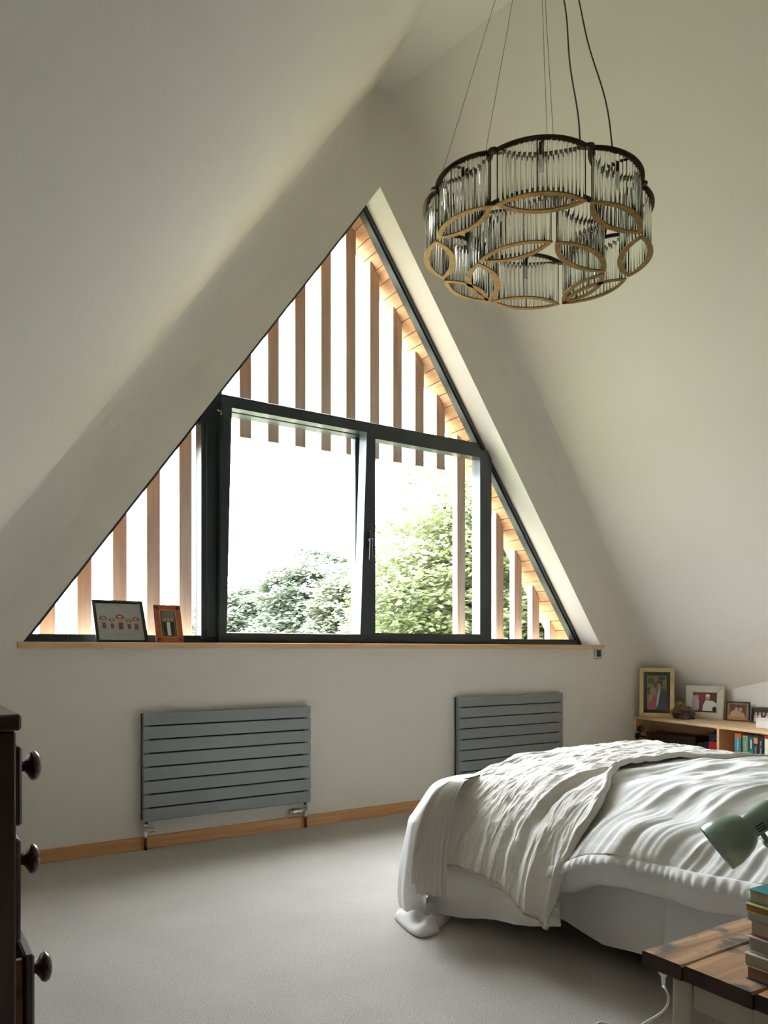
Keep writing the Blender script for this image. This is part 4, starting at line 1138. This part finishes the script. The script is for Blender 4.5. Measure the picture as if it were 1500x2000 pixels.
def side_fold():
    prof = [(.05, .565), (.12, .572), (.17, .560), (.22, .53), (.268, .475), (.31, .395), (.337, .30), (.350, .20), (.348, .15)]
    t = np.linspace(0, 1, 70); p = catmull(prof, t); rows = []
    for k, a in enumerate(np.linspace(math.radians(214), math.radians(187), 70)):
        wv = (.012*math.sin(k*.62)+.008*math.sin(k*1.31+1))*sstep(.1, .5, t)
        rho = (p[:, 0]+.012)*(1-.05*float(sstep(math.radians(195), math.radians(214), a))) + wv
        drop = (t**2)*.05*float(sstep(math.radians(194), math.radians(187), a))
        rows.append(np.stack([2.1+rho*math.cos(a), 2.52+rho*math.sin(a)*.85, p[:, 1]+drop], 1))
    return rows
o = grid_mesh('side_fold', side_fold(), GAUZE); place_under(o, THR)
def lower_layer():
    ys = np.linspace(1.88, 2.575, 160); ts = np.linspace(0, 1, 70); Y, T = np.meshgrid(ys, ts, indexing='ij')
    hem = np.interp(Y, [1.88, 2.0, 2.15, 2.35, 2.57], [.145, .115, .085, .045, .028])
    Z = .36 + (hem-.36)*T
    X = np.interp(T, [0, .3, .7, 1], [1.985, 1.955, 1.94, 1.945]) - .062*sstep(2.1, 2.55, Y)*T**.4
    X += .016*T*np.sin(Y*17+1) + .012*(fnoise(Y*9, T*2, 2)-.5) + 0.0017*np.sin(Z*400+4*fnoise(Y*6, Z*10, 2))
    Y = Y + .012*T
    return np.stack([X, Y, Z], 2)
o = grid_mesh('lower_layer', lower_layer(), GAUZE2, THR.parent); place_under(o, THR); o['label'] = 'paler under-layer of the throw with crosswise crinkles'

# ------------------------------------------------------------------ bench used as a bedside table
OLDW = wood('worn_table_planks', srgb(200, 160, 118), srgb(140, 98, 66), 2.6, 0, .75, 13, stain=(srgb(92, 88, 78), 11.0, .52))
EDGEW = mat('dark_worn_edge', srgb(62, 36, 24), .6, var=.5, vscale=14, bump=.5, bscale=30)
CREAMP = mat('cream_painted_legs', srgb(186, 176, 160), .55, var=.08, vscale=8)
TB = empty('bench', (1.62, .86, 0)); tag(TB, 'old plank-topped bench with cream legs, serving as the bedside table', 'bench')
def tb(o): place_under(o, TB); return o
ZT = .5; TX0, TX1 = 1.284, 1.925
for k, (y0, y1) in enumerate(((.9225, 1.015), (.7795, .921), (.700, .778))):
    bm = bmesh.new()
    xs = np.linspace(TX0+.004*k, TX1, 22); rr2 = np.random.default_rng(20+k)
    sec = []
    for i, x in enumerate(xs):
        j = rr2.normal(size=6)*.0009
        sec.append([bm.verts.new((x, y0+.004+j[0], ZT+j[1]*.4)), bm.verts.new((x, y1-.004+j[2], ZT+j[3]*.4)), bm.verts.new((x, y1, ZT-.004)), bm.verts.new((x, y1, ZT-.030)), bm.verts.new((x, y0, ZT-.030)), bm.verts.new((x, y0, ZT-.004))])
    for a, b in zip(sec, sec[1:]):
        for q in range(6):
            fc = bm.faces.new((a[q], a[(q+1) % 6], b[(q+1) % 6], b[q])); fc.material_index = 0 if q in (0, 1, 5) else 1
    for e in (sec[0], sec[-1]): bm.faces.new(e).material_index = 1
    bmesh.ops.recalc_face_normals(bm, faces=bm.faces)
    tb(from_bm('plank', bm, [OLDW, EDGEW]))
for x in (1.302, 1.86):
    for y in (.745, .915): tb(box('leg', (x, y, 0), (x+.042, y+.042, ZT-.031), CREAMP, None, .003))
for x in (1.308, 1.866): tb(box('apron', (x, .788, ZT-.088), (x+.02, .914, ZT-.031), CREAMP, None, .002))
for y in (.752, .930): tb(box('apron', (1.345, y, ZT-.088), (1.859, y+.02, ZT-.031), CREAMP, None, .002))

# plug and cable hanging at the corner of the bench
def sight(px, py, d):
    return Vector((0, 0, EYE)) + Vector((SY, CYW, 0))*d + Vector((CYW, -SY, 0))*((px-750)/FPX*d) + Vector((0, 0, (HORIZON-py)/FPX*d))
pp = Vector((1.322, .992, ZT-.031))
PL = empty('extension_socket', pp); tag(PL, 'white plug socket and cable hanging under the far corner of the bench', 'socket')
bm = bmesh.new(); add_lathe(bm, [(0, 0), (0, .0105), (.014, .011), (.020, .008), (.024, .0048), (.036, .004), (.046, .003), (.046, 0)], (0, 0, 0), (0, 0, -1), 16); bmesh.ops.recalc_face_normals(bm, faces=bm.faces)
from_bm('plug', bm, WHITEP, PL)
cab = [pp+Vector((0, 0, -.044))] + [sight(x, y, d) for x, y, d in ((1299, 1930, 1.50), (1306, 1946, 1.50), (1303, 1965, 1.51), (1288, 1981, 1.53), (1262, 1996, 1.56), (1225, 2015, 1.62))]
e = cab[-1]; cab += [Vector((e.x-.05, e.y+.05, .30)), Vector((e.x-.08, e.y+.07, .12)), Vector((e.x-.08, e.y+.10, .004)), Vector((e.x-.02, e.y+.25, .004))]
cc = catmull([tuple(q-pp) for q in cab], np.linspace(0, 1, 60)); tube('flex', [tuple(q) for q in cc], .0026, WHITEP, PL, 8)

# stack of books on the bench
STK = [('blue paperback at the bottom of the stack on the bench', .000, .0245, 1.338, cm('blue_cover', (58, 104, 150)), .0, 'a'),
       ('cream paperback with a projecting cover, second from the bottom of the bench stack', .026, .0235, 1.330, CREAM_C, .03, 'a'),
       ('grey-edged thick paperback with a white cover, in the lower middle of the bench stack', .051, .027, 1.343, cm('white_cover', (214, 208, 202)), -.015, 'a'),
       ('cream-edged paperback with a red line, in the upper middle of the bench stack', .0795, .029, 1.350, cm('rose_cover', (172, 70, 66)), .0, 'a'),
       ('thin pale grey paperback under the yellow-covered book on the bench', .1095, .0155, 1.338, cm('grey_cover', (176, 170, 162)), .02, 'a'),
       ('tan-edged book with a yellow cover, second from the top of the bench stack', .126, .0155, 1.334, cm('yellow_cover', (226, 206, 110)), -.01, 'a'),
       ('turquoise-covered paperback on top of the stack on the bench', .1425, .0225, 1.345, cm('turquoise_cover', (40, 150, 156)), -.03, 'a')]
PG2 = [mat('page_block_%s' % w, srgb(*c), .9, var=.14, vscale=90, stretch=(.04, .04, 14)) for w, c in (('tan', (150, 118, 98)), ('cream', (196, 178, 156)), ('grey', (168, 158, 148)), ('cream_light', (202, 184, 162)), ('pale', (196, 186, 172)), ('brown', (160, 126, 96)), ('light', (200, 180, 150)))]
for (lab, z, h, x, cov, rz, _), pg in zip(STK, PG2):
    r = empty('book', (x, .822, ZT+.0005+z), rz); tag(r, lab, 'book')
    L_, W_ = .198, .118; t = .0014
    bm = bmesh.new()
    for a, b in (((-.001, -W_, 0), (L_, .001, t)), ((-.001, -W_, h-t), (L_, .001, h)), ((L_-t, -W_, 0), (L_, .001, h))): add_box(bm, a, b, .0003)
    from_bm('cover', bm, cov, r)
    bm = bmesh.new(); add_box(bm, (.002, -W_+.002, t), (L_-t, -.001, h-t), .0008); from_bm('pages', bm, pg, r)

# sage green desk lamp
SAGE = mat('sage_green_enamel', srgb(142, 166, 150), .28, spec=.6, coat=.3)
SAGE_IN = mat('lamp_white_inside', (.7, .7, .66, 1), .5)
R3 = Vector((CYW, -SY, 0)); F3 = Vector((SY, CYW, 0)); U3 = Vector((0, 0, 1))
def sight(px, py, d): return Vector((0, 0, EYE)) + F3*d + R3*((px-750)/FPX*d) + U3*((HORIZON-py)/FPX*d)
dl = 1.62
neck = sight(1463, 1614, dl); mouth = sight(1404, 1659, dl) + F3*.012
ax = (mouth-neck); L0 = ax.length; ax.normalize()
LAMP = empty('desk_lamp', (1.80, .86, ZT)); tag(LAMP, 'sage green metal desk lamp with a bell shade bending over the bench', 'lamp')
def lp(o): place_under(o, LAMP); return o
bm = bmesh.new(); add_lathe(bm, [(-.004, .022), (.0, .026), (.006, .034), (.02, .0425), (.04, .049), (.06, .0525), (L0, .0525), (L0+.001, .0515), (.06, .0515), (.04, .048), (.02, .041), (.006, .032), (0, .024)], neck, ax, 40)
sh_o = lp(from_bm('lamp_shade', bm, SAGE, None, True))
bm = bmesh.new(); add_lathe(bm, [(-.064, 0), (-.064, .0245), (-.061, .027), (.004, .027), (.004, 0)], neck, ax, 32); bmesh.ops.recalc_face_normals(bm, faces=bm.faces); coll = lp(from_bm('lamp_collar', bm, SAGE))
auto_smooth(coll, 40)
# dark cooling slots on the collar, facing the viewer
perp = ax.cross(F3).normalized()
view = (perp.cross(ax)).normalized()
if view.dot(F3) > 0: view = -view
for k in (-1, 0, 1):
    c = neck - ax*.016 + perp*(k*.0062+.003) + view*math.sqrt(.027**2-(k*.0062+.003)**2)
    bm = bmesh.new(); add_prism(bm, [c-ax*.010-perp*.0011, c+ax*.010-perp*.0011, c+ax*.010+perp*.0011, c-ax*.010+perp*.0011], view*.0006); bmesh.ops.recalc_face_normals(bm, faces=bm.faces)
    lp(from_bm('cooling_slot', bm, BLACK))
jn = sight(1500, 1645, dl)
arm0 = neck - ax*.028 - U3*.024
bm = bmesh.new(); add_tube(bm, [arm0, arm0.lerp(jn, .9), jn], [.0055, .0055, .0055], 10); bmesh.ops.recalc_face_normals(bm, faces=bm.faces); lp(from_bm('lamp_arm', bm, SAGE))
bm = bmesh.new(); add_lathe(bm, [(-.008, 0), (-.008, .010), (.008, .010), (.008, 0)], jn, view, 16); bmesh.ops.recalc_face_normals(bm, faces=bm.faces); lp(from_bm('joint_knob', bm, SAGE))
bm = bmesh.new(); add_lathe(bm, [(-.011, 0), (-.011, .006), (.0095, .006), (.0095, 0)], jn, view, 12); bmesh.ops.recalc_face_normals(bm, faces=bm.faces); lp(from_bm('joint_screw', bm, CHROME))
sk = neck - ax*.064 + U3*.0
elbow = Vector((1.86, .84, .86)); foot = Vector((1.80, .86, ZT+.012))
lp(tube('lamp_arm', [jn, jn.lerp(elbow, .5), elbow], .006, SAGE, None, 10)); lp(tube('lamp_arm', [elbow, foot], .006, SAGE, None, 10))
bm = bmesh.new(); add_lathe(bm, [(0, 0), (0, .075), (.012, .072), (.018, .05), (.02, 0)], (1.80, .86, ZT+.001), (0, 0, 1), 32); bmesh.ops.recalc_face_normals(bm, faces=bm.faces); lp(from_bm('lamp_base', bm, SAGE))
bm = bmesh.new(); add_box(bm, (-.004, -.01, -.006), (.012, .01, .006), .002, 0, Matrix.Translation(neck - ax*.058 + view*.02 - perp*.0)); lp(from_bm('switch', bm, BLACK))
